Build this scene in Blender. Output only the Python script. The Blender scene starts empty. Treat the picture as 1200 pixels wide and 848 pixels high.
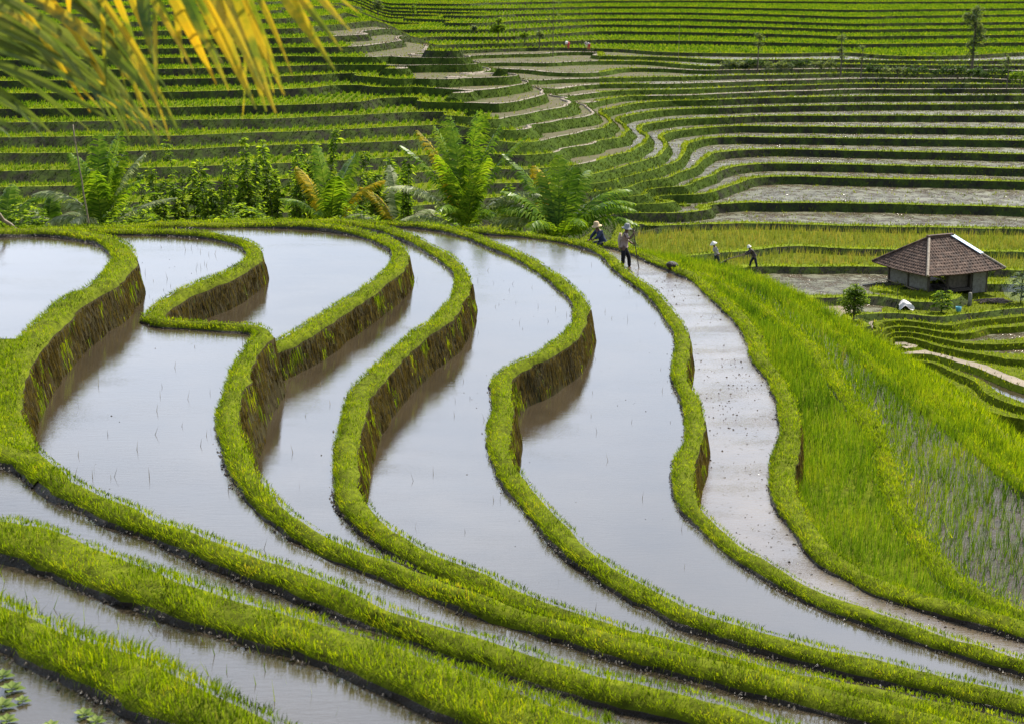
import bpy, bmesh, math, random
import numpy as np
from mathutils import Vector, Matrix
from mathutils.geometry import delaunay_2d_cdt
R = math.radians
rng = np.random.default_rng(7)
random.seed(7)
scene = bpy.context.scene
COL = scene.collection

# ------------------------------------------------------------------ camera
ZC, PITCH, FPX = 10.3, math.atan(464 / 1800), 1800.0
CP, SP = math.cos(PITCH), math.sin(PITCH)
def ray(px, py):
    a = (px - 600) / FPX; b = -(py - 424) / FPX
    return Vector((a, CP + b * SP, -SP + b * CP))
def at(px, py, z):                      # the point at height z seen at (px, py) of the survey photo
    d = ray(px, py); t = (z - ZC) / d.z
    return Vector((d.x * t, d.y * t, z))
def atY(px, py, Y):
    d = ray(px, py); t = Y / d.y
    return Vector((d.x * t, Y, ZC + d.z * t))
def proj(X, Y, Z):
    w = Y * CP - (Z - ZC) * SP; u = Y * SP + (Z - ZC) * CP
    return 600 + FPX * X / w, 424 - FPX * u / w
cam = bpy.data.cameras.new("camera"); camo = bpy.data.objects.new("camera", cam); COL.objects.link(camo)
camo.location = (0, 0, ZC); camo.rotation_euler = (R(90) - PITCH, 0, 0)
cam.sensor_width = 36; cam.lens = 54; cam.clip_end = 3000; cam.clip_start = .1
cam.dof.use_dof = True; cam.dof.focus_distance = 46; cam.dof.aperture_fstop = 3.8
scene.camera = camo

# ------------------------------------------------------------------ world, sun
SUN_EL, SUN_AZ = 50.0, 38.0            # azimuth: degrees to the right of the view direction
w = bpy.data.worlds.new("World"); scene.world = w; w.use_nodes = True
nt = w.node_tree; bg = nt.nodes["Background"]
sky = nt.nodes.new("ShaderNodeTexSky"); sky.sky_type = 'NISHITA'; sky.sun_disc = False
sky.sun_elevation = R(SUN_EL); sky.sun_rotation = R(SUN_AZ); sky.dust_density = 1.0; sky.air_density = 1.0
tc = nt.nodes.new("ShaderNodeTexCoord"); mp = nt.nodes.new("ShaderNodeMapping"); mp.inputs['Scale'].default_value = (1, 1, 2.0)
cn = nt.nodes.new("ShaderNodeTexNoise"); cn.inputs['Scale'].default_value = 2.2; cn.inputs['Detail'].default_value = 6; cn.inputs['Roughness'].default_value = .55
cr = nt.nodes.new("ShaderNodeValToRGB"); cr.color_ramp.elements[0].position = .36; cr.color_ramp.elements[1].position = .62
cr.color_ramp.elements[0].color = (.5, .5, .5, 1); cr.color_ramp.elements[1].color = (.97, .97, .97, 1)
mx = nt.nodes.new("ShaderNodeMix"); mx.data_type = 'RGBA'; mx.inputs['B'].default_value = (15.5, 16.6, 19.6, 1)
nt.links.new(tc.outputs['Generated'], mp.inputs[0]); nt.links.new(mp.outputs[0], cn.inputs['Vector']); nt.links.new(cn.outputs['Fac'], cr.inputs[0])
nt.links.new(cr.outputs[0], mx.inputs['Factor']); nt.links.new(sky.outputs[0], mx.inputs['A']); nt.links.new(mx.outputs['Result'], bg.inputs[0])
# bank of bright cloud ahead and low, thinner cloud overhead and behind
sx = nt.nodes.new("ShaderNodeSeparateXYZ"); nt.links.new(tc.outputs['Generated'], sx.inputs[0])
ry = nt.nodes.new("ShaderNodeMapRange"); ry.inputs['From Min'].default_value = -.1; ry.inputs['From Max'].default_value = .65; ry.inputs['To Min'].default_value = .22; nt.links.new(sx.outputs['Y'], ry.inputs['Value'])
rz = nt.nodes.new("ShaderNodeMapRange"); rz.inputs['From Min'].default_value = .42; rz.inputs['From Max'].default_value = .8; rz.inputs['To Min'].default_value = 1.0; rz.inputs['To Max'].default_value = .25; nt.links.new(sx.outputs['Z'], rz.inputs['Value'])
m1 = nt.nodes.new("ShaderNodeMath"); m1.operation = 'MULTIPLY'; nt.links.new(ry.outputs[0], m1.inputs[0]); nt.links.new(rz.outputs[0], m1.inputs[1])
m2 = nt.nodes.new("ShaderNodeMath"); m2.operation = 'MULTIPLY'; nt.links.new(m1.outputs[0], m2.inputs[0]); nt.links.new(cr.outputs[0], m2.inputs[1])
nt.links.new(m2.outputs[0], mx.inputs['Factor'])
cz = nt.nodes.new("ShaderNodeMapRange"); cz.inputs['From Min'].default_value = .10; cz.inputs['From Max'].default_value = .48; cz.inputs['To Min'].default_value = .56; cz.inputs['To Max'].default_value = 1.12; nt.links.new(sx.outputs['Z'], cz.inputs['Value'])
cs = nt.nodes.new("ShaderNodeVectorMath"); cs.operation = 'SCALE'; cs.inputs[0].default_value = (17.4, 19.4, 23.0); nt.links.new(cz.outputs[0], cs.inputs['Scale']); nt.links.new(cs.outputs[0], mx.inputs['B'])
bg.inputs[1].default_value = 0.085
sl = bpy.data.lights.new("sun", 'SUN'); so = bpy.data.objects.new("sun", sl); COL.objects.link(so)
sl.energy = 5.0; sl.angle = R(.5); sl.color = (1, .94, .82)
sd = Vector((math.sin(R(SUN_AZ)) * math.cos(R(SUN_EL)), math.cos(R(SUN_AZ)) * math.cos(R(SUN_EL)), math.sin(R(SUN_EL))))
so.rotation_euler = sd.to_track_quat('Z', 'Y').to_euler()
vs = scene.view_settings; vs.view_transform = 'Standard'; vs.look = 'None'; vs.gamma = 1; vs.exposure = 0.85
scene.cycles.use_denoising = True; scene.cycles.max_bounces = 6; scene.cycles.transparent_max_bounces = 8
scene.cycles.diffuse_bounces = 3; scene.cycles.glossy_bounces = 3; scene.cycles.caustics_reflective = False

# ------------------------------------------------------------------ materials
def srgb(r, g, b):
    return tuple(((c / 255) / 12.92 if c / 255 <= .04045 else (((c / 255) + .055) / 1.055) ** 2.4) for c in (r, g, b)) + (1,)
def _nodes(name):
    m = bpy.data.materials.new(name); m.use_nodes = True
    return m, m.node_tree, m.node_tree.nodes['Principled BSDF']
def N(nt, t, **k):
    n = nt.nodes.new(t)
    for a, b in k.items():
        if a in n.inputs: n.inputs[a].default_value = b
        else: setattr(n, a, b)
    return n
def ramp(nt, src, stops):
    r = nt.nodes.new("ShaderNodeValToRGB"); e = r.color_ramp.elements
    while len(e) < len(stops): e.new(.5)
    for i, (p, c) in enumerate(stops): e[i].position = p; e[i].color = tuple(c[:3]) + (1,)
    nt.links.new(src, r.inputs[0]); return r.outputs[0]
def noise(nt, scale, detail=4, rough=.6, stretch=None, coord='Object'):
    t = nt.nodes.new("ShaderNodeTexCoord"); src = t.outputs[coord]
    if coord == 'Object' : src = N(nt, "ShaderNodeNewGeometry").outputs['Position']
    m = nt.nodes.new("ShaderNodeMapping"); m.inputs['Scale'].default_value = stretch or (1, 1, 1)
    nt.links.new(src, m.inputs[0])
    n = N(nt, "ShaderNodeTexNoise", Scale=scale, Detail=detail, Roughness=rough); nt.links.new(m.outputs[0], n.inputs['Vector'])
    return n.outputs['Fac']
def unused(): pass
def bump(nt, h, bsdf, strength=.5, dist=.05):
    b = N(nt, "ShaderNodeBump", Strength=strength, Distance=dist); nt.links.new(h, b.inputs['Height']); nt.links.new(b.outputs[0], bsdf.inputs['Normal'])
def mat(name, stops, scale=3, rough=.8, detail=5, stretch=None, bmp=.4, bdist=.05, spec=.3, metallic=0):
    m, nt, b = _nodes(name)
    n = noise(nt, scale, detail, .65, stretch)
    nt.links.new(ramp(nt, n, stops), b.inputs['Base Color'])
    b.inputs['Roughness'].default_value = rough; b.inputs['Specular IOR Level'].default_value = spec; b.inputs['Metallic'].default_value = metallic
    if bmp: bump(nt, n, b, bmp, bdist)
    return m
def leafmat(name, stops, scale=.9, trans=.45, rough=.55, per_island=True, tcol=None):
    # blade / leaf material: colour varies in patches over the ground and from leaf to leaf; light passes through
    m, nt, b = _nodes(name)
    n = noise(nt, scale, 4, .6)
    if per_island:
        g = nt.nodes.new("ShaderNodeNewGeometry"); mm = N(nt, "ShaderNodeMath", operation='MULTIPLY_ADD')
        nt.links.new(g.outputs['Random Per Island'], mm.inputs[0]); mm.inputs[1].default_value = .42
        ss = N(nt, "ShaderNodeMath", operation='MULTIPLY_ADD'); nt.links.new(n, ss.inputs[0]); ss.inputs[1].default_value = 1.0; ss.inputs[2].default_value = -.21
        nt.links.new(ss.outputs[0], mm.inputs[2]); src = mm.outputs[0]
    else: src = n
    c = ramp(nt, src, stops)
    nt.links.new(c, b.inputs['Base Color']); b.inputs['Roughness'].default_value = rough; b.inputs['Specular IOR Level'].default_value = .08
    tr = N(nt, "ShaderNodeBsdfTranslucent"); mc = N(nt, "ShaderNodeMix", data_type='RGBA', blend_type='MULTIPLY'); mc.inputs['Factor'].default_value = 1
    nt.links.new(c, mc.inputs['A']); mc.inputs['B'].default_value = tcol or (1.65, 1.55, .35, 1); nt.links.new(mc.outputs['Result'], tr.inputs[0])
    ms = N(nt, "ShaderNodeMixShader"); ms.inputs[0].default_value = trans
    out = nt.nodes['Material Output']; nt.links.new(b.outputs[0], ms.inputs[1]); nt.links.new(tr.outputs[0], ms.inputs[2]); nt.links.new(ms.outputs[0], out.inputs[0])
    return m
G1 = [(.22, (.026, .044, .003)), (.40, (.095, .155, .005)), (.58, (.175, .250, .006)), (.74, (.27, .31, .010)), (.9, (.33, .26, .05))]
M = {}
M['grass'] = leafmat('bank_grass', G1, 1.3)
M['grass_far'] = leafmat('far_grass', [(.25, (.04, .062, .008)), (.5, (.12, .165, .010)), (.8, (.22, .25, .02))], .25)
M['rice'] = leafmat('rice_blades', [(.2, (.012, .032, .006)), (.40, (.052, .112, .009)), (.60, (.120, .195, .014)), (.82, (.22, .25, .022)), (.93, (.30, .22, .06))], .35, trans=.5)
M['rice_dry'] = leafmat('dry_rice', [(.25, (.07, .10, .02)), (.5, (.14, .165, .04)), (.75, (.23, .19, .08))], .5)
M['straw'] = leafmat('dead_grass', [(.25, (.022, .017, .009)), (.45, (.07, .052, .025)), (.62, (.14, .105, .055)), (.8, (.085, .080, .03))], 1.2, trans=.25)
M['soil_grass'] = mat('turf', [(.3, (.04, .045, .006)), (.5, (.085, .105, .008)), (.7, (.14, .165, .010))], 5, .9, bmp=.6)
M['bankwall'] = mat('bank_face', [(.25, (.010, .008, .005)), (.42, (.030, .024, .011)), (.55, (.055, .045, .020)), (.68, (.035, .045, .010)), (.85, (.06, .055, .03))], 9, .9, 8, (1, 1, .22), .9, .06)
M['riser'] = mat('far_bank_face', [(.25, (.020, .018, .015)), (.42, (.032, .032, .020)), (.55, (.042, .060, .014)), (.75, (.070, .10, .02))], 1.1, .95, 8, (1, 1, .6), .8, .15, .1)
M['riser_sunlit'] = mat('sunlit_grassy_face', [(.25, (.018, .024, .008)), (.45, (.038, .060, .010)), (.75, (.075, .115, .014))], 1.6, 1, 8, (1, 1, .6), .8, .15, .02)  # lighter green copy of riser; sunlight on the spur's faces is in the colour
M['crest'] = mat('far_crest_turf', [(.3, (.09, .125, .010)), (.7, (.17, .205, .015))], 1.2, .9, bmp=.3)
for _k in ('soil_grass', 'riser', 'crest', 'bankwall'): M[_k].node_tree.nodes['Principled BSDF'].inputs['Specular IOR Level'].default_value = 0.03; M[_k].node_tree.nodes['Principled BSDF'].inputs['Roughness'].default_value = 1
M['crest_dry'] = mat('far_crest_dry_mud', [(.3, (.13, .105, .07)), (.7, (.27, .22, .16))], 1.0, .9, bmp=.3)
def mud(name, stops, scale, rough0, rough1, spec=.5):
    m, nt, b = _nodes(name)
    n = noise(nt, scale, 8, .65); nt.links.new(ramp(nt, n, stops), b.inputs['Base Color'])
    r = ramp(nt, n, [(.42, (rough0,) * 3), (.6, (rough1,) * 3)]); nt.links.new(r, b.inputs['Roughness']); b.inputs['Specular IOR Level'].default_value = spec
    bump(nt, noise(nt, scale * 4, 6, .7), b, .8, .05); return m
M['wetmud'] = mud('wet_mud', [(.3, (.018, .013, .009)), (.7, (.055, .040, .026))], 6, .3, .8, .3)
M['farmud'] = mud('mud_tread', [(.3, (.10, .075, .042)), (.5, (.16, .12, .07)), (.7, (.13, .13, .05))], .35, .6, .9, .25)
M['nosemud'] = mud('pale_mud_tread', [(.3, (.055, .055, .018)), (.5, (.095, .080, .040)), (.7, (.05, .075, .015))], .4, .85, 1.0, .1)
def water(name, deep, spots, rs=.03, wave=.012, wscale=(1.2, 5.0, 1), cov=(.62, .72), gl=1.0, scale=7.0, ior=1.45):
    m, nt, b = _nodes(name)
    n = noise(nt, .5, 4, .6); c = ramp(nt, n, [(.3, deep), (.7, tuple(x * 1.7 for x in deep))])
    k = noise(nt, scale, 9, .72); mask = ramp(nt, k, [(cov[0], (0, 0, 0)), (cov[1], (1, 1, 1))])
    mix = N(nt, "ShaderNodeMix", data_type='RGBA'); nt.links.new(mask, mix.inputs['Factor']); nt.links.new(c, mix.inputs['A']); mix.inputs['B'].default_value = tuple(spots) + (1,)
    nt.links.new(mix.outputs['Result'], b.inputs['Base Color'])
    rr = ramp(nt, mask, [(0, (rs,) * 3), (1, (.45,) * 3)]); nt.links.new(rr, b.inputs['Roughness'])
    b.inputs['IOR'].default_value = ior; b.inputs['Specular IOR Level'].default_value = .5 * gl
    wind = ramp(nt, noise(nt, .35, 3, .55, (1, 2.2, 1)), [(.42, (0, 0, 0)), (.62, (1, 1, 1))]); rx = N(nt, 'ShaderNodeMath', operation='MULTIPLY_ADD'); nt.links.new(wind, rx.inputs[0]); rx.inputs[1].default_value = .012; nt.links.new(rr, rx.inputs[2]); nt.links.new(rx.outputs[0], b.inputs['Roughness'])
    h1 = noise(nt, 3.0, 5, .6, wscale); h3 = noise(nt, 16.0, 2, .5, (1, 4, 1)); h2 = noise(nt, .7, 2, .5, (1, 2.5, 1))
    ad = N(nt, "ShaderNodeMath", operation='ADD'); nt.links.new(h1, ad.inputs[0])
    wm = N(nt, 'ShaderNodeMath', operation='MULTIPLY'); nt.links.new(h3, wm.inputs[0]); nt.links.new(wind, wm.inputs[1]); w2 = N(nt, 'ShaderNodeMath', operation='MULTIPLY_ADD'); nt.links.new(wm.outputs[0], w2.inputs[0]); w2.inputs[1].default_value = .8; nt.links.new(h1, w2.inputs[2]); nt.links.new(w2.outputs[0], ad.inputs[0])
    mu = N(nt, "ShaderNodeMath", operation='MULTIPLY'); nt.links.new(mask, mu.inputs[0]); mu.inputs[1].default_value = 1.5; nt.links.new(mu.outputs[0], ad.inputs[1])
    bump(nt, ad.outputs[0], b, 1.0, wave); return m
M['water'] = water('paddy_water', (.030, .023, .014), (.05, .04, .028), ior=1.6, cov=(.72, .80), wave=.0020, rs=.012)
M['water_clods'] = water('cloddy_paddy_water', (.07, .052, .034), (.045, .038, .03), cov=(.63, .70), wave=.008, rs=.04, ior=1.6, scale=5)
M['farwater'] = water('valley_water', (.085, .062, .034), (.085, .08, .03), cov=(.42, .54), wave=.06, rs=.12, scale=.9, ior=1.28)

# ------------------------------------------------------------------ mesh helpers
def mesh_np(name, V, F, mats, mi=None, parent=None, smooth=False):
    """V (n,3); F list of arrays (m,k) of equal-size faces, or python list of faces"""
    me = bpy.data.meshes.new(name)
    if isinstance(F, np.ndarray):
        m, k = F.shape
        me.vertices.add(len(V)); me.vertices.foreach_set('co', np.asarray(V, np.float32).ravel())
        me.loops.add(m * k); me.loops.foreach_set('vertex_index', F.astype(np.int32).ravel())
        me.polygons.add(m); me.polygons.foreach_set('loop_start', np.arange(0, m * k, k, dtype=np.int32))
        if mi is not None: me.polygons.foreach_set('material_index', np.asarray(mi, np.int32))
        me.update(calc_edges=True)
    else:
        me.from_pydata([tuple(v) for v in V], [], F)
        if mi is not None: me.polygons.foreach_set('material_index', np.asarray(mi, np.int32))
        me.update()
    for x in (mats if isinstance(mats, (list, tuple)) else [mats]): me.materials.append(x)
    if smooth: me.polygons.foreach_set('use_smooth', [True] * len(me.polygons))
    o = bpy.data.objects.new(name, me); COL.objects.link(o)
    if parent: o.parent = parent
    return o
def kind(o, k): o['kind'] = k; return o
def tag(o, label, cat, group=None):
    o['label'] = label; o['category'] = cat
    if group: o['group'] = group
    return o
def empty(name, loc, rz=0):
    o = bpy.data.objects.new(name, None); o.location = loc; o.rotation_euler = (0, 0, rz); o.empty_display_size = .3; COL.objects.link(o); return o

def smoothnoise(n, step, amp, r=rng):
    k = max(4, int(n / step) + 3); c = r.normal(0, 1, k); x = np.linspace(0, k - 1.001, n); i = x.astype(int); f = x - i; f = f * f * (3 - 2 * f)
    return amp * (c[i] * (1 - f) + c[np.minimum(i + 1, k - 1)] * f)
def catmull(P, step=.2):
    P = np.array(P, float); Q = np.vstack([2 * P[0] - P[1], P, 2 * P[-1] - P[-2]]); out = []
    for i in range(1, len(Q) - 2):
        p0, p1, p2, p3 = Q[i - 1:i + 3]
        L = np.linalg.norm(p2[:2] - p1[:2]); n = max(2, int(L / step))
        # centripetal parametrisation keeps uneven spacing from looping
        d = [max(1e-4, np.linalg.norm(b - a) ** .5) for a, b in ((p0, p1), (p1, p2), (p2, p3))]
        t0 = 0; t1 = d[0]; t2 = t1 + d[1]; t3 = t2 + d[2]
        for t in np.linspace(t1, t2, n, endpoint=False):
            A1 = (t1 - t) / (t1 - t0) * p0 + (t - t0) / (t1 - t0) * p1; A2 = (t2 - t) / (t2 - t1) * p1 + (t - t1) / (t2 - t1) * p2; A3 = (t3 - t) / (t3 - t2) * p2 + (t - t2) / (t3 - t2) * p3
            B1 = (t2 - t) / (t2 - t0) * A1 + (t - t0) / (t2 - t0) * A2; B2 = (t3 - t) / (t3 - t1) * A2 + (t - t1) / (t3 - t1) * A3
            out.append((t2 - t) / (t2 - t1) * B1 + (t - t1) / (t2 - t1) * B2)
    out.append(P[-1]); return np.array(out)
def resample(P, step):
    d = np.r_[0, np.cumsum(np.linalg.norm(np.diff(P, axis=0), axis=1))]; n = max(3, int(d[-1] / step)); s = np.linspace(0, d[-1], n)
    return np.stack([np.interp(s, d, P[:, k]) for k in range(P.shape[1])], 1)
# ------------------------------------------------------------------ the near hill: pools and the banks between them
LV = dict(P7=0.0, P6=.65, P5=1.45, P4=2.2, Pc=2.75, P3=3.3, Pa=4.0, P1=4.4, P0=4.75, P8=-.55, P9=-1.2, P10=-1.8)
CR = .13    # height of a bank's crest above the pool it holds
# centre lines of the bank crests, far to near; downhill is always on the same hand
T = {}
T['a'] = (LV['Pa'], [(-260, 275), (-120, 272), (0, 270), (40, 269), (80, 271), (112, 276), (136, 284), (147, 294), (145, 305), (134, 318), (120, 330), (100, 342), (80, 356), (60, 372), (44, 388), (33, 403), (20, 420), (10, 440), (8, 465), (14, 490), (24, 515), (45, 540), (78, 567), (110, 583), (143, 598), (200, 620), (250, 640), (300, 659), (350, 677), (400, 695), (467, 720), (533, 743), (600, 765), (667, 785), (733, 802), (800, 818), (860, 835), (920, 852), (1000, 874), (1090, 900), (1200, 930)])
T['b'] = (LV['P3'], [(-160, 272), (-40, 270), (60, 269.5), (118, 269.5), (160, 269), (200, 270), (235, 272.5), (265, 277), (288, 283), (299, 291), (297, 301), (285, 310), (267, 321), (243, 331), (220, 340), (200, 350), (186, 361), (176, 370), (190, 375), (220, 376.5), (255, 378.5), (290, 381), (309, 387), (295, 405), (283, 431), (273, 462), (269, 494), (277, 521), (290, 552), (309, 579), (339, 608), (365, 624), (400, 640), (467, 664), (533, 691), (600, 713), (667, 732), (733, 752), (800, 770), (867, 787), (933, 803), (1000, 819), (1070, 836), (1130, 851), (1200, 868), (1300, 892)])
T['c'] = (LV['Pc'], [(60, 266), (150, 264), (220, 261.5), (290, 261), (360, 262.5), (395, 266), (430, 273), (453, 281), (467, 291), (470, 303), (460, 317), (442, 332), (418, 347), (395, 361), (372, 377), (350, 390), (330, 400), (308, 408), (290, 420)])
T['d'] = (LV['P4'], [(200, 260.5), (300, 258.5), (360, 258.5), (400, 259), (433, 263), (467, 272), (500, 287), (523, 300), (539, 315), (543, 333), (536, 350), (517, 371), (493, 389), (467, 411), (443, 434), (423, 460), (413, 490), (407, 518), (406, 545), (411, 578), (433, 608), (467, 633), (500, 650), (533, 664), (567, 678), (600, 691), (667, 718), (733, 740), (800, 758), (867, 775), (933, 791), (1000, 807), (1070, 824), (1130, 838), (1200, 855), (1300, 878)])
T['e'] = (LV['P5'], [(330, 259), (420, 259.5), (480, 262), (523, 267), (550, 274), (583, 287), (613, 300), (640, 316), (663, 333), (679, 352), (681, 368), (670, 387), (650, 406), (627, 419), (603, 428), (590, 439), (588, 457), (590, 477), (586, 497), (586, 517), (592, 540), (605, 563), (640, 601), (668, 632), (695, 656), (725, 676), (755, 692), (783, 705), (800, 716), (867, 739), (933, 757), (1000, 773), (1067, 787), (1133, 802), (1200, 820), (1300, 845)])
T['f'] = (LV['P6'], [(450, 264), (520, 267), (577, 271), (617, 274), (650, 278), (675, 283), (700, 290.5), (714, 299), (727, 312), (747, 328), (768, 344), (785, 365), (798, 386), (801, 404), (796, 422), (800, 446), (810, 467), (816, 488), (814, 509), (806, 531), (801, 552), (804, 575), (817, 599), (840, 620), (862, 640), (895, 661), (933, 683), (1000, 711), (1067, 735), (1133, 756), (1200, 775), (1300, 800)])
T['g'] = (LV['P7'], [(690, 281), (725, 288), (750, 296), (775, 307), (797, 316), (818, 325), (836, 341), (856, 359), (874, 376), (886, 397), (892, 419), (907, 438), (920, 460), (926, 490), (926, 515), (918, 545), (920, 575), (938, 607), (962, 640), (990, 663), (1045, 688), (1110, 709), (1170, 726), (1300, 760)])
T['h'] = (LV['P8'], [(700, 281), (745, 290), (790, 302), (835, 322), (880, 345), (925, 378), (960, 412), (987, 450), (1012, 478), (1033, 511), (1047, 560), (1072, 617), (1108, 662), (1150, 695), (1200, 718), (1300, 752)])
T['i'] = (LV['P9'], [(700, 279), (760, 287), (830, 301), (890, 322), (950, 357), (1005, 400), (1050, 438), (1086, 465), (1143, 508), (1200, 556), (1300, 640), (1400, 730)])
T['j'] = (LV['P10'], [(690, 277), (760, 284), (830, 297), (900, 318), (960, 348), (1000, 374), (1030, 396), (1060, 420), (1120, 470), (1200, 536), (1300, 615), (1420, 700)])
T['k'] = (LV['P1'], [(-260, 575), (-120, 590), (0, 615), (60, 630), (130, 658), (200, 684), (270, 706), (333, 724), (400, 744), (467, 767), (533, 791), (600, 815), (667, 839), (740, 866), (820, 895)])
T['l'] = (LV['P0'], [(-300, 640), (-160, 668), (-60, 695), (0, 722), (67, 748), (120, 772), (180, 800), (240, 825), (300, 852), (400, 895)])
T['m'] = (LV['Pa'], [(-420, 486), (-330, 494), (-200, 503), (-100, 511), (-50, 517), (-10, 524), (8, 529), (24, 532), (42, 540), (62, 556)])
W = dict(m=.34, a=.31, b=.27, c=.35, d=.31, e=.31, f=.27, g=.38, h=.34, i=.25, j=.35, k=.48, l=.38)
DROP = dict(m=1.0, a=2.4, b=2.4, c=1.6, d=1.6, e=1.6, f=1.5, g=1.2, h=1.2, i=1.2, j=1.6, k=1.2, l=1.2)
LINE = {}
for k, (lv, pts) in T.items():
    dy = dict(h=6, i=12, j=14).get(k, 0); pts = [(x, y + dy * min(1, max(.15, (760 - y) / 200))) for x, y in pts]
    if k == 'k': zt = lv + .2
    else: zt = lv + CR
    P = np.array([tuple(at(x, y, zt))[:2] for x, y in pts])
    LINE[k] = resample(catmull(P, .25), .16)
SITES = []   # (points, tangents...) kept for grass
def normals(P):
    t = np.gradient(P, axis=0); t /= np.linalg.norm(t, axis=1)[:, None] + 1e-9
    return np.stack([-t[:, 1], t[:, 0]], 1)
def bank(key):
    lv = T[key][0]; P = LINE[key]; n = len(P); nn = normals(P)
    for _ in range(6): nn[1:-1] = (nn[:-2] + nn[1:-1] * 2 + nn[2:]) / 4
    w0 = W[key] * (1 + smoothnoise(n, 11, .10) + smoothnoise(n, 4, .07))
    if key == 'a':     # the bank swells into a green shore where two pools meet at the left
        px, py = proj(P[:, 0], P[:, 1], np.full(n, lv)); w0 = w0 + .10 * (py < 480)
    P = P + nn * smoothnoise(n, 6, .018)[:, None]
    zt = lv + CR + smoothnoise(n, 12, .014) + smoothnoise(n, 4, .010); D = DROP[key]
    prof = [(-1, -.16, -.5), (-1, -.10, -.16), (-1, -.06, -.085), (-1, .02, -.02), (-.5, 0, .012), (0, 0, .018), (.5, 0, .012), (1, -.03, -.02), (1, .03, -.12), (1, .09, -.35 * 1.2), (1, .17, -.8), (1, .17 + .22 * (D - .8), -D)]
    mats = [1, 1, 0, 0, 0, 0, 0, 0, 2, 2, 2]
    m = len(prof); V = np.zeros((n, m, 3))
    for j, (s, o, dz) in enumerate(prof):
        rough = smoothnoise(n, 2.2, .022 if j in (1, 2, 8, 9) else .008) + (rng.normal(0, .014, n) if j in (1, 2) else 0)
        off = s * w0 / 2 + (o + rough) * (1 if s >= 0 else 1)
        V[:, j, :2] = P + nn * off[:, None]; V[:, j, 2] = zt + dz + (smoothnoise(n, 2, .01) if 2 < j < 8 else 0)
    idx = np.arange(n * m).reshape(n, m); q = np.stack([idx[:-1, :-1], idx[1:, :-1], idx[1:, 1:], idx[:-1, 1:]], -1).reshape(-1, 4)
    mi = np.tile(mats, n - 1)
    o = kind(mesh_np('terrace_bank', V.reshape(-1, 3), q, [M['soil_grass'], M['wetmud'], M['bankwall']], mi, smooth=True), 'structure')
    SITES.append((key, P, nn, w0, zt, V)); return o
for k in 'abcdefghijklm': bank(k)

def sheet(name, ring, z, m):
    ring = [Vector(p[:2]) for p in ring]
    vs_, es_, fs_, *_ = delaunay_2d_cdt(ring, [(i, (i + 1) % len(ring)) for i in range(len(ring))], [], 2, 1e-4)
    return kind(mesh_np(name, [(v.x, v.y, z) for v in vs_], [list(f)[::1] for f in fs_], m), 'structure')
def between(lo, hi, extra=()):
    return list(LINE[lo][::2]) + list(extra) + list(LINE[hi][::-2])
# south shore of the highest pool and the ring of each pool
def off(key, d, sl=slice(None)):
    P = LINE[key]; return (P + normals(P) * d)[sl]
WATER = []
def pool(lo, hi, z, m): WATER.append((sheet('paddy_water', between(lo, hi), z, m), lo, hi, z))
pool('f', 'e', LV['P6'], M['water']); pool('e', 'd', LV['P5'], M['water'])
pool('g', 'f', LV['P7'], M['water_clods'])
# pool 4 lies below both bank d and, on its uphill side, banks c then b
ib = int(np.argmin(np.linalg.norm(LINE['b'] - np.array(at(300, 400, LV['P3'] + CR))[:2], axis=1)))
ic = len(LINE['c']) - 1
ring4 = list(LINE['d'][::2]) + list(LINE['b'][:ib:-2]) + list(LINE['c'][::-2])
sheet('paddy_water', ring4, LV['P4'], M['water'])
sheet('paddy_water', list(LINE['c'][::2]) + list(LINE['b'][ib:0:-2]), LV['Pc'], M['water'])
ia = int(np.argmin(np.linalg.norm(LINE['a'] - np.array(at(60, 372, LV['Pa'] + CR))[:2], axis=1)))
sheet('paddy_water', list(LINE['b'][::2]) + list(LINE['a'][::-2]), LV['P3'], M['water'])
# highest pool, held by bank a, with its own green south shore; beyond it the strip that runs on to the near right
ja = int(np.argmin(np.linalg.norm(LINE['a'] - np.array(at(36, 398, LV['Pa'] + CR))[:2], axis=1)))
s0 = at(-260, 397, LV['Pa'])
sheet('paddy_water', list(LINE['a'][:ja:2]) + [at(30, 397, LV['Pa'])[:2], (s0.x, s0.y)], LV['Pa'], M['water'])
sheet('paddy_water', list(LINE['a'][ja + 30::2]) + list(LINE['k'][::-2]) + [at(-300, 470, LV['Pa'])[:2], at(0, 460, LV['Pa'])[:2]], LV['Pa'] + .0, M['water'])
shore = [at(x, y, LV['Pa'] + .15)[:2] for x, y in [(34, 393), (12, 396), (-60, 396), (-160, 395), (-330, 392), (-380, 470), (-330, 490), (-200, 500), (-100, 508), (-50, 514), (-10, 522), (14, 530), (26, 528), (28, 515), (22, 500), (20, 470), (22, 440), (30, 415)]]
SH = np.array(shore)
sheet('grass_shore', shore, LV['Pa'] + .125, M['soil_grass'])
def skirt_ring(ring, z0, z1, out, m, name):
    P = np.array(ring); n = len(P); V = []; 
    for i in range(n): V.append((P[i][0], P[i][1], z0))
    for i in range(n): V.append((P[i][0], P[i][1], z1))
    return kind(mesh_np(name, V, [[i, (i + 1) % n, n + (i + 1) % n, n + i] for i in range(n)], m), 'structure')
skirt_ring(shore, LV['Pa'] + .125, LV['Pa'] - .3, 0, M['soil_grass'], 'shore_edge')
sheet('paddy_water', list(LINE['k'][::2]) + [at(1000, 1000, LV['P1'])[:2], at(300, 1000, LV['P1'])[:2]] + list(LINE['l'][::-2]), LV['P1'] , M['water'])
e0 = LINE['l'][-1]; s1 = LINE['l'][0]
sheet('lily_pond', list(LINE['l'][::2]) + [(e0[0] + .5, 3.2), (-9, 3.2), (s1[0] - 3, s1[1])], LV['P0'], M['water'])
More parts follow.
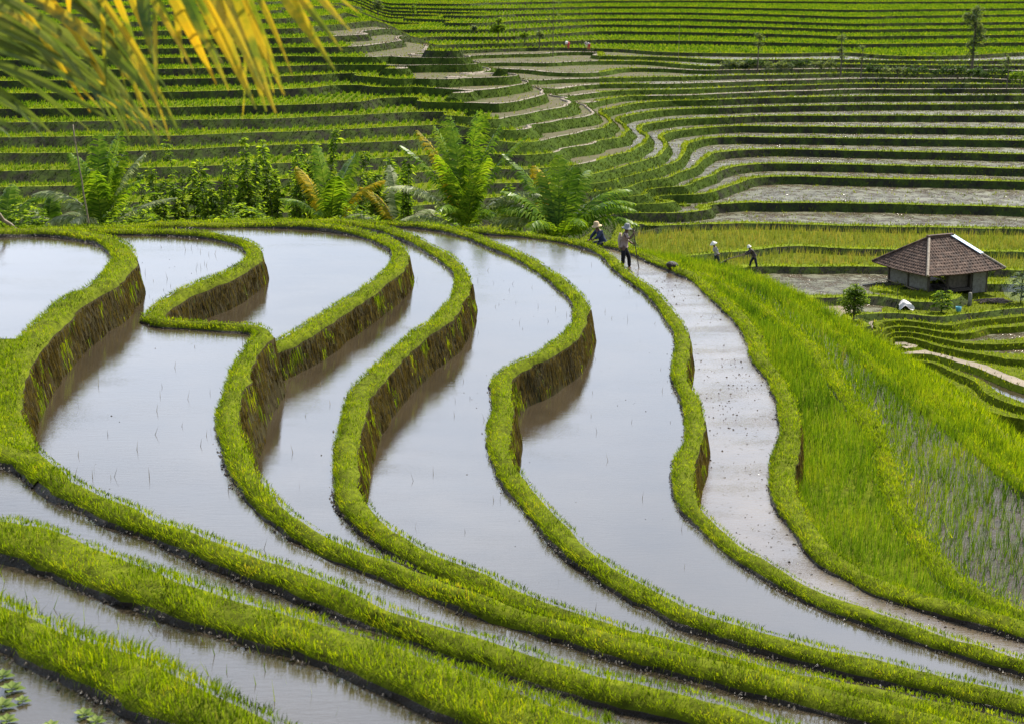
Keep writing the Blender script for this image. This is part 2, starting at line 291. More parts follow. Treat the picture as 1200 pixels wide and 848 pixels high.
# rice terraces at the right, each held by its own bank
def ground(lo, hi, z, m):
    sheet('rice_terrace', between(lo, hi), z, m)
ground('h', 'g', LV['P8'], M['soil_grass']); ground('i', 'h', LV['P9'], M['wetmud']); ground('j', 'i', LV['P10'], M['soil_grass'])

# ------------------------------------------------------------------ outer slope of the near hill
def slope():
    # crest of the outermost banks, walked from the left end along the rim to the right front
    seg = [('a', (-260, 275), (40, 269)), ('b', (60, 269.5), (150, 269)), ('c', (160, 264), (240, 261)), ('d', (260, 259), (345, 258)), ('e', (380, 259), (470, 262)), ('f', (500, 266), (680, 284))]
    pts = []
    for k, p, q in seg:
        z = T[k][0] + CR; L = LINE[k]
        i0, i1 = [int(np.argmin(np.linalg.norm(L - np.array(at(*pp, z))[:2], axis=1))) for pp in (p, q)]
        for i in range(i0, i1, 4): pts.append((L[i][0], L[i][1], z - .25))
    L = LINE['j']; z = T['j'][0] + CR
    for i in range(0, len(L), 4): pts.append((L[i][0], L[i][1], z - .25))
    P = np.array(pts)
    for _ in range(8): P[1:-1] = (P[:-2] + 2 * P[1:-1] + P[2:]) / 4
    n = len(P); nn = normals(P[:, :2])
    for _ in range(40): nn[1:-1] = (nn[:-2] + nn[1:-1] + nn[2:]) / 3
    nn /= np.linalg.norm(nn, axis=1)[:, None]
    rows = [(.1, 0), (.5, -.35), (1.5, -.9), (3, -1.7), (5, -3.0), (8, -5.2), (12, -8.5), (20, -14)]
    V = np.zeros((n, len(rows), 3))
    for j, (o, dz) in enumerate(rows):
        V[:, j, :2] = P[:, :2] + nn * (o + smoothnoise(n, 12, .05 * min(j, 4)))[:, None]; V[:, j, 2] = P[:, 2] + dz + smoothnoise(n, 8, .04 * min(j, 4))
    m = len(rows); idx = np.arange(n * m).reshape(n, m); q = np.stack([idx[:-1, :-1], idx[1:, :-1], idx[1:, 1:], idx[:-1, 1:]], -1).reshape(-1, 4)
    kind(mesh_np('hill_slope', V.reshape(-1, 3), q, M['soil_grass'], smooth=True), 'structure')
    return P, nn, V
RIMP, RIMN, SLOPEV = slope()
# ------------------------------------------------------------------ the far valley: a surface of terrace levels through surveyed contour lines
ZK = [-13.5, -11, -4, 0, 7, 9, 12, 17, 28]; ZV = [-10.3, -9.2, -8.0, -7, -3.7, -2.8, -1.85, -.35, 4.6]   # right hill
ZK2 = [-13.5, -11, -4, 0, 7, 20, 28]; ZV2 = [-10.3, -9.2, -8.0, -7, -3.7, 3.9, 7.2]                          # left spur, steeper
SEAM = [(430, 36, 18), (462, 44, 17), (498, 57, 16), (512, 64, 15), (545, 74, 14), (598, 91, 13), (626, 103, 12), (646, 112, 11), (676, 121, 10), (704, 131, 9), (726, 142, 8)]
_s = [at(x, y, (np.interp(k, ZK, ZV) + np.interp(k, ZK2, ZV2)) / 2) for x, y, k in SEAM][::-1]
SY = np.array([p.y for p in _s]); SX = np.array([p.x for p in _s]); o_ = np.argsort(SY); SY = SY[o_]; SX = SX[o_]
def leftw(X, Y):
    X = np.asarray(X, float); Y = np.asarray(Y, float); xs = np.interp(Y, SY, SX) - np.maximum(0, Y - SY[-1]) * .09
    t = np.clip((xs + 5 - X) / 10, 0, 1); return t * t * (3 - 2 * t)
def ZL(L, X=None, Y=None):
    zr = np.interp(L, ZK, ZV)
    if X is None: return zr
    w_ = leftw(X, Y); return zr * (1 - w_) + np.interp(L, ZK2, ZV2) * w_
def atL(px, py, L):
    z = float(ZL(L)); z = z if px > 600 else (z + float(np.interp(L, ZK2, ZV2))) / 2
    for _ in range(12): p = at(px, py, z + .12); z = .5 * z + .5 * float(ZL(L, p.x, p.y))
    return at(px, py, z + .12)
FAR = [
 (21, [(200, 14), (330, 12), (400, 7), (411, 6)]), (20, [(0, 30), (200, 25), (330, 22), (400, 14), (430, 13)]), (19, [(0, 41), (200, 36), (330, 34), (406, 28), (440, 25), (457, 24)]),
 (18, [(0, 50), (200, 46), (330, 45), (400, 42), (420, 41), (433, 40), (426, 37)]), (17, [(0, 60), (200, 57), (330, 56), (404, 55), (440, 52), (464, 49), (474, 47), (468, 46)]),
 (16, [(0, 71), (200, 68), (330, 66), (430, 67), (460, 66), (490, 64), (506, 61)]), (15, [(0, 83), (200, 81), (330, 78), (412, 76), (448, 80), (480, 79), (510, 76), (536, 71), (530, 67)]),
 (14, [(0, 95), (200, 93), (320, 90), (425, 86), (474, 93), (500, 93), (530, 90), (560, 86), (574, 81), (566, 77)]),
 (13, [(0, 110), (200, 108), (320, 105), (425, 100), (487, 101), (520, 110), (560, 106), (600, 101), (617, 98), (612, 93), (598, 91)]),
 (12, [(0, 128), (200, 126), (350, 123), (425, 119), (500, 116), (520, 120), (545, 126), (580, 122), (620, 116), (638, 110), (636, 105), (626, 103)]),
 (11, [(0, 144), (200, 141), (325, 139), (500, 131), (540, 132), (560, 140), (610, 135), (646, 128), (667, 122), (658, 116), (646, 112)]),
 (10, [(0, 161), (215, 159), (350, 154), (500, 147), (540, 147), (580, 152), (620, 146), (660, 140), (684, 137), (697, 133), (690, 126), (676, 121)]),
 (9, [(0, 180), (100, 179), (200, 176), (300, 171), (425, 167), (500, 163), (560, 161), (608, 168), (640, 164), (680, 156), (712, 150), (718, 143), (714, 137), (704, 132)]),
 (8, [(0, 201), (100, 199), (200, 196), (300, 193), (425, 187), (500, 182), (560, 178), (617, 182), (660, 174), (700, 165), (732, 157), (735, 149), (726, 142)]),
 (7, [(0, 220), (200, 215), (430, 206), (500, 202), (564, 198), (646, 196), (700, 188), (740, 178), (758, 168), (760, 160), (752, 152)]),
 (6, [(0, 240), (200, 236), (405, 227), (500, 224), (575, 215), (650, 211), (690, 205), (730, 196), (770, 184), (782, 172), (777, 162)]),
 (5, [(0, 258), (200, 254), (450, 246), (569, 233), (640, 226), (700, 215), (740, 206), (780, 194), (800, 181)]),
 (4, [(582, 248), (640, 240), (704, 224), (740, 218), (790, 205), (820, 190)]), (3, [(640, 256), (716, 233), (760, 227), (800, 219), (840, 204)]),
 (14, [(688, 86), (715, 83), (792, 81), (850, 82)]), (15, [(688, 72), (752, 72), (792, 75), (838, 78)]), (15, [(592, 80), (640, 74)]), (16, [(560, 65), (640, 63), (693, 61), (710, 66)]),
 (13, [(620, 97), (640, 94), (700, 92), (800, 90), (900, 88), (1000, 86), (1090, 87)]), (12, [(646, 104), (700, 99), (800, 98), (900, 95), (1000, 92.5), (1140, 92), (1200, 94)]),
 (11, [(670, 115), (690, 110), (720, 107), (800, 105), (900, 101), (1000, 98.5), (1200, 99)]), (10, [(690, 121), (710, 117), (740, 113), (800, 112), (900, 108), (1000, 105), (1200, 104)]),
 (9, [(704, 131), (730, 125), (760, 120), (800, 118), (900, 115), (1000, 113), (1200, 112)]), (8, [(724, 141), (740, 135), (770, 130), (800, 128), (900, 125), (1000, 123), (1200, 122)]),
 (7, [(752, 151), (770, 144), (800, 140), (900, 136), (1000, 135.5), (1200, 136)]), (6, [(780, 158), (800, 153), (860, 148), (1000, 149), (1200, 151)]),
 (5, [(810, 168), (834, 162), (880, 161), (1000, 162.5), (1200, 165)]), (4, [(832, 181), (860, 177), (920, 175), (1000, 177), (1200, 181)]), (3, [(860, 196), (900, 192), (1000, 193), (1200, 198)]),
 (2, [(700, 246), (790, 234), (840, 223), (880, 210), (920, 207), (1000, 209), (1200, 213)]), (1, [(720, 250), (780, 240), (800, 240), (860, 238), (1000, 238.5), (1200, 243.5)]),
 (0, [(730, 272), (760, 267), (820, 263), (880, 262), (1000, 265), (1200, 269)]),
 (17, [(600, 57), (640, 56), (700, 57), (800, 62), (900, 63), (1000, 62), (1060, 66)]), (18, [(530, 52), (600, 51), (700, 47), (800, 48), (900, 50), (1000, 52), (1200, 50)]), (19, [(520, 43), (600, 43), (700, 37), (800, 38), (900, 40), (1000, 43), (1200, 41)]),
 (20, [(520, 35), (600, 34), (700, 29), (800, 30), (900, 32), (1000, 35), (1200, 33)]), (21, [(520, 26), (600, 25), (700, 22), (800, 22), (900, 25), (1000, 28), (1200, 26)]),
 (22, [(520, 18), (600, 17), (700, 15), (800, 15), (900, 17), (1000, 20), (1200, 17)]), (23, [(520, 10), (600, 10), (700, 8), (800, 8), (1000, 12), (1200, 10)]), (24, [(450, 3), (600, 3), (700, 1.5), (800, 1), (1000, 2.5), (1200, 2)]), (24, [(-200, -16), (0, -16), (330, -16)]), (26, [(450, -12), (800, -12), (1200, -12)]),
 (-1, [(800, 302), (870, 295), (920, 289), (1000, 292), (1100, 294), (1200, 296)]), (-2, [(800, 320), (890, 313), (1000, 313), (1100, 315), (1200, 318)]), (-3, [(930, 349), (985, 349), (1040, 338), (1100, 332), (1200, 334)]),
 (-4, [(1000, 374), (1030, 383), (1100, 372), (1200, 361.5)]), (-5, [(1026, 388), (1095, 381), (1200, 370.5)]), (-6, [(1036, 392.5), (1100, 389.5), (1200, 382)]), (-7, [(1050, 401), (1130, 402.5), (1200, 402.5)]),
 (-8, [(1055, 406), (1130, 411), (1200, 421)]), (-9, [(1056, 404), (1110, 421), (1165, 440), (1200, 453)]), (-10, [(1058, 408), (1110, 434), (1150, 456), (1200, 479)]), (-11, [(1047, 411), (1085, 432), (1120, 451), (1200, 491)]), (-12, [(1000, 440), (1080, 490), (1200, 560)]),
]
cx, cl, cw = [], [], []
for L, pts in FAR:
    pts = list(pts)
    if pts[0][0] == 0: pts = [(-300, pts[0][1] + 2), (-130, pts[0][1] + 1)] + pts
    if pts[-1][0] == 1200: s = (pts[-1][1] - pts[-2][1]) / (1200 - pts[-2][0]); pts += [(1320, pts[-1][1] + 100 * s * .6), (1480, pts[-1][1] + 100 * s)]
    # densify
    for (a, b) in zip(pts[:-1], pts[1:]):
        m = max(1, int(abs(b[0] - a[0]) / 45))
        for t in range(m): f = t / m; p = atL(a[0] + (b[0] - a[0]) * f, a[1] + (b[1] - a[1]) * f, L); cx.append((p.x, p.y)); cl.append(L)
    p = atL(*pts[-1], L); cx.append((p.x, p.y)); cl.append(L)
for X in (-60, -45, -30, -15, 0): cx.append((X, 84)); cl.append(1.5); cx.append((X, 66)); cl.append(-4)
for X in (14, 24): cx.append((X, 62)); cl.append(-9)
for X in (-60, -30, 0, 18, 40, 60): cx.append((X, 48)); cl.append(-12)
cx = np.array(cx); cl = np.array(cl, float)
key = np.round(cx / .6).astype(int); _, ui = np.unique(key, axis=0, return_index=True); cx = cx[ui]; cl = cl[ui]
S = 60.0
def K(r2): return np.where(r2 > 1e-12, .5 * r2 * np.log(np.maximum(r2, 1e-12)), 0)
def tps_fit(x, l, lam):
    x = x / S; n = len(x); d = ((x[:, None] - x[None]) ** 2).sum(-1); A = np.zeros((n + 3, n + 3)); A[:n, :n] = K(d) + lam * np.eye(n)
    A[:n, n] = 1; A[:n, n + 1:] = x; A[n, :n] = 1; A[n + 1:, :n] = x.T
    return np.linalg.solve(A, np.r_[l, 0, 0, 0])
TW = tps_fit(cx, cl, 1e-4)
def LF(X, Y):
    P = np.stack([np.ravel(X), np.ravel(Y)], 1) / S; out = np.empty(len(P))
    for i in range(0, len(P), 4000):
        q = P[i:i + 4000]; d = ((q[:, None] - cx[None] / S) ** 2).sum(-1); out[i:i + 4000] = K(d) @ TW[:-3] + TW[-3] + q @ TW[-2:]
    return np.clip(out, -13.4, 27.6).reshape(np.shape(X))
def grid():
    Ys = [46.0]
    while Ys[-1] < 520: Ys.append(Ys[-1] + max(.8, (Ys[-1] - 40) * .0125))
    Ys = np.array(Ys); U = np.linspace(-1, 1, 190); half = 14 + .42 * Ys
    X = half[:, None] * U[None]; Y = np.repeat(Ys[:, None], len(U), 1); return X, Y
GX, GY = grid(); GL = LF(GX, GY)
e = .25
GG = np.hypot((LF(GX + e, GY) - LF(GX - e, GY)) / (2 * e), (LF(GX, GY + e) - LF(GX, GY - e)) / (2 * e)); GG = np.clip(GG, .02, 3)
wob = rng.normal(0, 1, GX.shape)
for _ in range(2): wob = (wob + np.roll(wob, 1, 0) + np.roll(wob, -1, 0) + np.roll(wob, 1, 1) + np.roll(wob, -1, 1)) / 5
GL = GL + wob * np.minimum(GG * .30, .10)
LIP = .13
def cuts(k, lw_=0):     # metres from the lip, each with a cap in levels: foot of the riser, lip, inner edge of the crest, tread
    return ((-.16, .2), (0, 0), (1.0, .42), (1.1, .46)) if k <= -5 else ((-.4 - .5 * lw_ * (k <= 11), .36 + .34 * lw_ * (k <= 11)), (0, 0), (.7 - .3 * lw_ * (k <= 11), .20 - .08 * lw_), (.8 - .3 * lw_ * (k <= 11), .24 - .08 * lw_))
def cutval(L, g, k, j, lw_=0):
    m, cap = cuts(k, lw_)[j]; return L - k - math.copysign(1, m) * min(abs(m) * g, cap) if m else L - k
def build_far():
    ny, nx = GX.shape; idx = np.arange(ny * nx).reshape(ny, nx)
    a, b, c, d = idx[:-1, :-1].ravel(), idx[:-1, 1:].ravel(), idx[1:, 1:].ravel(), idx[1:, :-1].ravel()
    tri = np.vstack([np.stack([a, b, c], 1), np.stack([a, c, d], 1)])
    X, Y, L, G = GX.ravel(), GY.ravel(), GL.ravel(), GG.ravel()
    V = []; F = []; MI = []; faces_info = []
    vid = {}
    def cls(k, j):  # band just above cut (k,j)
        return j
    def zof(p, k, band):
        x, y, l, g, lw_, fl = p
        def ZL(k): return np.interp(k, ZK, ZV) * (1 - lw_) + np.interp(k, ZK2, ZV2) * lw_
        cu = cuts(k, lw_)
        if fl is not None and fl[0] == k:      # a corner made by a cut takes that cut's height exactly
            if band == 0 and fl[1] == 0: return float(ZL(k - 1))
            if (band == 0 and fl[1] == 1) or (band == 2 and fl[1] == 2): return float(ZL(k)) + LIP
            if band == 2 and fl[1] == 3: return float(ZL(k))
        if band == 0:   # riser
            lo = min(-cu[0][0] * g, cu[0][1]); t = min(1, max(0, (l - k + lo) / lo)); z0 = ZL(k - 1); return float(z0 + (ZL(k) + LIP - z0) * t)
        if band == 1: return float(ZL(k)) + LIP
        if band == 2:
            i0 = min(cu[2][0] * g, cu[2][1]); i1 = min(cu[3][0] * g, cu[3][1]); t = min(1, max(0, (l - k - i0) / max(1e-6, i1 - i0))); return float(ZL(k)) + LIP * (1 - t)
        return float(ZL(k))
    def add(poly, k, band):
        f = []
        for p in poly:
            z = zof(p, k, band); key = (round(p[0], 3), round(p[1], 3), round(z, 3))
            i = vid.get(key)
            if i is None: i = len(V); vid[key] = i; V.append((p[0], p[1], z))
            if not f or f[-1] != i: f.append(i)
        if len(f) > 1 and f[0] == f[-1]: f.pop()
        if len(set(f)) < 3: return
        F.append(f); MI.append((k, band))
    def clip(poly, k, j):
        below, above = [], []; n = len(poly); vals = [float(cutval(p[2], p[3], k, j, p[4])) for p in poly]
        for i in range(n):
            p, q, v, u = poly[i], poly[(i + 1) % n], vals[i], vals[(i + 1) % n]
            (above if v >= 0 else below).append(p)
            if (v >= 0) != (u >= 0):
                t = v / (v - u); r = tuple(p[m] + (q[m] - p[m]) * t for m in range(5)) + ((k, j),); above.append(r); below.append(r)
        return below, above
    P4 = np.stack([X, Y, L, G, leftw(X, Y)], 1)
    T3 = P4[tri]; kk_ = np.floor(T3[:, :, 2]); same = (kk_[:, 0] == kk_[:, 1]) & (kk_[:, 1] == kk_[:, 2])
    fr = T3[:, :, 2] - kk_; plain = same & (kk_[:, 0] > -4) & (fr < .25).all(1) & False & ((fr > np.minimum(.8 * T3[:, :, 3], .24)).all(1)) & ((fr < 1 - np.minimum(.4 * T3[:, :, 3], .36)).all(1))
    for ti, t in enumerate(tri):
        if plain[ti]: add([tuple(P4[i]) + (None,) for i in t], int(kk_[ti, 0]), 3); continue
        poly = [tuple(P4[i]) + (None,) for i in t]; lmin = min(p[2] for p in poly); lmax = max(p[2] for p in poly)
        k = math.floor(lmin); band = 3   # start on tread k (some vertices may already lie in a later band)
        cur = poly; ck, cb = k - 1, 3
        for kk in range(k, math.ceil(lmax) + 2):
            for j in range(4):
                lo, hi = clip(cur, kk, j)
                if len(lo) >= 3: add(lo, ck, cb)
                cur = hi; ck, cb = kk, j
                if len(cur) < 3: break
            if len(cur) < 3: break
        if len(cur) >= 3: add(cur, ck, cb)
    return V, F, MI
FV, FF, FMI = build_far()
FVa = np.array(FV); cen = np.array([FVa[f].mean(0) for f in FF]); cpx, cpy = proj(cen[:, 0], cen[:, 1], cen[:, 2])
FK = np.array([k for k, b in FMI]); FB = np.array([b for k, b in FMI])
# what grows or stands on each tread
def crest_line(x, pts): xs, ys = zip(*pts); return np.interp(x, xs, ys)
ridge_y = crest_line(cpx, [(380, 40), (430, 70), (480, 92), (530, 118), (600, 150), (660, 190), (720, 215), (760, 240)])   # left flank lies below this line
green_left = (cpy > ridge_y - 4) & (cpx < 735) & (FK >= 3)
top = ((FK >= 17) & (cpx > 500)) | (FK >= 19)
nose = (~green_left) & (~top) & (cpx < 700) & (FK >= 7)
valley_rice = (FK >= -2) & (FK <= -1)
lawn = (FK == -4) & (cpx > 1035)
fm = np.zeros(len(FF), int)  # 0 riser,1 crest,2 crest_dry,3 farwater,4 turf(green under rice),5 nosemud,6 farmud
tread = FB == 3
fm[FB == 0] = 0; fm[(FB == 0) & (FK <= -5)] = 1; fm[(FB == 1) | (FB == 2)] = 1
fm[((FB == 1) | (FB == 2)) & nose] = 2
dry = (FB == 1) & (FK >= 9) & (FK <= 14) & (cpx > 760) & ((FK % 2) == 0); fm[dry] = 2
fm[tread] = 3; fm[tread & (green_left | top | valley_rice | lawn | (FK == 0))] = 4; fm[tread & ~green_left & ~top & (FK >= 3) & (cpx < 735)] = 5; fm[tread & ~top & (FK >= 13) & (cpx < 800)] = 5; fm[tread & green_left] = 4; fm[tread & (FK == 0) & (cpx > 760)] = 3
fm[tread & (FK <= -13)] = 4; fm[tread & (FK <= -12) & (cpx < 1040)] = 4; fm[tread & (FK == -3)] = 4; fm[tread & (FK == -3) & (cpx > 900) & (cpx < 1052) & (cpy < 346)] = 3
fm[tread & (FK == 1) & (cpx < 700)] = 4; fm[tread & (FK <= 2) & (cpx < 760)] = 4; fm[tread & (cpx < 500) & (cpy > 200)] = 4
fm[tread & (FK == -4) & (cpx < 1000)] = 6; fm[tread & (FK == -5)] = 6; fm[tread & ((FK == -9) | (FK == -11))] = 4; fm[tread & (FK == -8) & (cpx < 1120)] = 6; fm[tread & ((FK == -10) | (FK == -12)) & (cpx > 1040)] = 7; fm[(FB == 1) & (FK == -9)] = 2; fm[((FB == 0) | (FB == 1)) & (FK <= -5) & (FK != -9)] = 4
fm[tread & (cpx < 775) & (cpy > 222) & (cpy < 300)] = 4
nzf = (FB == 0) & (cpy < ridge_y + 26) & (cpx > 390) & (cpx < 840) & (FK < 17) & (FK >= 2); fm[nzf] = 8  # spur risers take the green with sunlight painted in
far = kind(mesh_np('terraced_hillside', FV, FF, [M['riser'], M['crest'], M['crest_dry'], M['farwater'], M['soil_grass'], M['nosemud'], M['farmud'], M['water'], M['riser_sunlit']], fm), 'structure')
print('far faces', len(FF), 'controls', len(cx))
# ------------------------------------------------------------------ grass and rice: many thin blades, each a real face
def blades(name, P, h, wd, lean, m, bend=False, ldir=None, down=None, parent=None):
    """P (n,3) roots; h, wd, lean (n,) ; ldir (n,2) preferred lean direction"""
    n = len(P); az = rng.uniform(0, 2 * np.pi, n); side = np.stack([np.cos(az), np.sin(az) * .5], 1); side /= np.linalg.norm(side, axis=1)[:, None]
    la = rng.uniform(0, 2 * np.pi, n); ld = np.stack([np.cos(la), np.sin(la)], 1)
    if ldir is not None: ld = ld * .8 + ldir; ld /= np.linalg.norm(ld, axis=1)[:, None] + 1e-9
    sgn = -1 if down else 1
    b0 = P.copy(); b1 = P.copy(); b0[:, :2] -= side * wd[:, None] / 2; b1[:, :2] += side * wd[:, None] / 2
    tip = P.copy(); tip[:, :2] += ld * (lean * h)[:, None]; tip[:, 2] += sgn * h * np.sqrt(np.maximum(.1, 1 - lean ** 2 * .6))
    if not bend:
        V = np.stack([b0, b1, tip], 1).reshape(-1, 3); F = np.arange(3 * n).reshape(n, 3)
        return mesh_np(name, V, F, m, parent=parent)
    mid = P.copy(); mid[:, :2] += ld * (lean * h * .3)[:, None]; mid[:, 2] += sgn * h * .62
    m0 = mid.copy(); m1 = mid.copy(); m0[:, :2] -= side * wd[:, None] * .42; m1[:, :2] += side * wd[:, None] * .42
    V = np.stack([b0, b1, m1, m0, tip], 1).reshape(-1, 3); i = np.arange(n)[:, None] * 5
    F = np.concatenate([i + np.array([[0, 1, 2]]), i + np.array([[0, 2, 3]]), i + np.array([[3, 2, 4]])])
    return mesh_np(name, V, F, m, parent=parent)
def vnoise(x, y, s, seed=0):
    r = np.random.default_rng(100 + seed); G = r.random((64, 64)); X = x / s; Y = y / s; i = np.floor(X).astype(int); j = np.floor(Y).astype(int); fx = X - i; fy = Y - j
    fx = fx * fx * (3 - 2 * fx); fy = fy * fy * (3 - 2 * fy); g = lambda a, b: G[a % 64, b % 64]
    return (g(i, j) * (1 - fx) + g(i + 1, j) * fx) * (1 - fy) + (g(i, j + 1) * (1 - fx) + g(i + 1, j + 1) * fx) * fy
def inframe(P, mx=140):
    x, y = proj(P[:, 0], P[:, 1], P[:, 2]); return (x > -mx) & (x < 1200 + mx) & (y > -60) & (y < 848 + mx) & (P[:, 1] > 2)

M['wetlump'] = mud('wet_lump', [(.3, (.02, .015, .010)), (.7, (.07, .052, .036))], 9, .30, .6, .4)
# banks
for key, P, nn, w0, zt, V in SITES:
    n = len(P); d = np.hypot(P[:, 0], P[:, 1]); seg = .16
    dens = np.clip(17000 / d, 200, 1500) * (1.15 if key in 'kl' else 1)
    cnt = rng.poisson(dens * seg * (w0 + .1)); cnt[d > 75] = 0
    idx = np.repeat(np.arange(n - 1), cnt[:-1]); N_ = len(idx); u = rng.uniform(-1, 1, N_) ; f = rng.random(N_)
    u = np.sign(u) * np.abs(u) ** .9
    B = P[idx] * (1 - f)[:, None] + P[idx + 1] * f[:, None] + nn[idx] * (u * (w0[idx] / 2 + .05))[:, None]
    z = zt[idx] + .035 - .06 * np.abs(u) ** 3
    Q = np.column_stack([B, z]); keep = inframe(Q); Q = Q[keep]; u = u[keep]; idx = idx[keep]
    pat = vnoise(Q[:, 0], Q[:, 1], .8, 1) * .6 + vnoise(Q[:, 0], Q[:, 1], .25, 2) * .4
    dd = d[idx]; base = dict(k=.072, l=.085, g=.08).get(key, .058)
    h = base * (.45 + 1.1 * pat) * rng.uniform(.5, 1.35, len(Q)); wd = np.maximum(.007, .00048 * dd) * rng.uniform(.7, 1.4, len(Q))
    # worn, bare patches here and there
    bare = vnoise(Q[:, 0], Q[:, 1], .5, 3) > .80; h[bare] *= .35
    lean = rng.uniform(.1, .75, len(Q)) + .25 * np.abs(u) ** 2
    near = dd < 22
    for msk, bend in ((near, True), (~near, False)):
        if msk.any(): kind(blades('bank_grass', Q[msk], h[msk], wd[msk], lean[msk], M['grass'], bend, nn[idx][msk] * np.sign(u[msk])[:, None] * np.abs(u[msk])[:, None] ** 2), 'stuff')
    pick = rng.random(len(Q)) < .06
    kind(blades('withered_grass', Q[pick], h[pick] * 1.1, wd[pick], lean[pick], M['rice_dry'], False), 'stuff')
    # grass spilling over the pond-side edge, and lumps of wet mud along the waterline
    cnt = rng.poisson(np.clip(14000 / d, 150, 1500) * seg * .18); cnt[d > 60] = 0; idx = np.repeat(np.arange(n - 1), cnt[:-1]); f = rng.random(len(idx)); B = P[idx] * (1 - f)[:, None] + P[idx + 1] * f[:, None] - nn[idx] * (w0[idx] / 2 + rng.uniform(-.03, .07, len(idx)))[:, None]
    Q = np.column_stack([B, zt[idx] - rng.uniform(0, .085, len(idx))]); kp = inframe(Q); Q = Q[kp]; idx = idx[kp]
    if len(Q): kind(blades('edge_grass', Q, rng.uniform(.04, .11, len(Q)), np.maximum(.007, .00048 * d[idx]), rng.uniform(.5, 1.0, len(Q)), M['grass'], False, -nn[idx] * 1.5), 'stuff'); e2 = rng.random(len(Q)) < .4; kind(blades('edge_grass', Q[e2] - np.column_stack([nn[idx][e2] * .02, np.zeros(e2.sum())]), rng.uniform(.03, .08, e2.sum()), np.maximum(.007, .00048 * d[idx][e2]), rng.uniform(.2, .6, e2.sum()), M['grass'], False, -nn[idx][e2] * 1.5, down=True), 'stuff')
    cnt = rng.poisson(np.where(d < 45, 26, 8) * seg, n); idx = np.repeat(np.arange(n - 1), cnt[:-1]); f = rng.random(len(idx)); B = P[idx] * (1 - f)[:, None] + P[idx + 1] * f[:, None] - nn[idx] * (w0[idx] / 2 + .07 + np.abs(rng.normal(0, .035, len(idx))))[:, None]
    Q = np.column_stack([B, zt[idx] - CR]); Q[:, 2] += np.maximum(0, rng.normal(0, .02, len(Q))); kp = inframe(Q) & (d[idx] < 60); Q = Q[kp]; m_ = len(Q)
    if m_:
        s_ = rng.uniform(.008, .026, m_) ; a_ = rng.uniform(0, 6.28, m_); Vv = np.zeros((m_, 7, 3))
        for q_ in range(5): an = a_ + q_ * 1.2566; rd = s_ * rng.uniform(.6, 1.3, m_); Vv[:, q_, 0] = Q[:, 0] + np.cos(an) * rd; Vv[:, q_, 1] = Q[:, 1] + np.sin(an) * rd; Vv[:, q_, 2] = Q[:, 2] - .01
        Vv[:, 5] = Q; Vv[:, 5, 2] += s_ * rng.uniform(.4, 1.1, m_); Vv[:, 6] = Q
        b_ = np.arange(m_)[:, None] * 7; Fm = np.concatenate([b_ + np.array([[q_, (q_ + 1) % 5, 5]]) for q_ in range(5)]); kind(mesh_np('mud_lumps', Vv.reshape(-1, 3), Fm, M['wetlump']), 'stuff')
    # thatch and weeds hanging down the drop below the crest
    if key in 'abcdefgh':
        d2 = np.clip(9000 / d, 120, 500); H = 1.0; cnt = rng.poisson(d2 * seg * H); cnt[d > 75] = 0
        idx = np.repeat(np.arange(n - 1), cnt[:-1]); N_ = len(idx); f = rng.random(N_); t = rng.random(N_) ** 1.2 * (2.99 if key in 'ab' else 1.99)
        j = 8 + np.minimum(2 if key in 'ab' else 1, t.astype(int)); ft = t - np.floor(t)
        A = V[idx, j] * (1 - ft)[:, None] + V[idx, j + 1] * ft[:, None]; A2 = V[idx + 1, j] * (1 - ft)[:, None] + V[idx + 1, j + 1] * ft[:, None]
        Q = A * (1 - f)[:, None] + A2 * f[:, None]; nd = nn[idx]; Q[:, :2] += nd * .012
        keep = inframe(Q); Q = Q[keep]; nd = nd[keep]; dd = d[idx][keep]
        h = rng.uniform(.08, .30, len(Q)); wd = np.maximum(.008, .00045 * dd) * rng.uniform(.7, 1.5, len(Q))
        g_ = vnoise(Q[:, 0] * 3 + Q[:, 2] * 4, Q[:, 1] * 3, 1.3, 5) + rng.uniform(-.25, .25, len(Q)) > .84
        for msk, mm, nm in ((~g_, 'straw', 'dead_bank_grass'), (g_, 'grass', 'hanging_bank_grass')):
            if msk.any(): kind(blades(nm, Q[msk], h[msk], wd[msk], np.full(msk.sum(), .22), M[mm], False, nd[msk] * 3, down=True), 'stuff')
def inpoly(x, y, ring):
    ring = np.asarray([(p[0], p[1]) for p in ring], float); c = np.zeros(len(x), bool); j = len(ring) - 1
    for i in range(len(ring)):
        xi, yi = ring[i]; xj, yj = ring[j]
        if yi != yj: c ^= ((yi > y) != (yj > y)) & (x < (xj - xi) * (y - yi) / (yj - yi) + xi)
        j = i
    return c
def scatter(ring, sp, jit=.35, rows=None):
    ring = np.asarray([(p[0], p[1]) for p in ring], float); x0, y0 = ring.min(0); x1, y1 = ring.max(0); x0 = max(x0, -45); x1 = min(x1, 45)
    gx, gy = np.meshgrid(np.arange(x0, x1, sp), np.arange(y0, y1, rows or sp)); gx = gx.ravel(); gy = gy.ravel()
    gx = gx + rng.normal(0, jit * sp, len(gx)); gy = gy + rng.normal(0, jit * sp, len(gy)); k = inpoly(gx, gy, ring); return gx[k], gy[k]
# green shore at the left
gx, gy = scatter(shore, .045); Q = np.column_stack([gx, gy, np.full(len(gx), LV['Pa'] + .12)]); Q = Q[inframe(Q)]
pat = vnoise(Q[:, 0], Q[:, 1], .7, 9); kind(blades('shore_grass', Q, .08 * (.4 + pat) * rng.uniform(.5, 1.3, len(Q)), rng.uniform(.008, .016, len(Q)), rng.uniform(.1, .9, len(Q)), M['grass'], True), 'stuff')
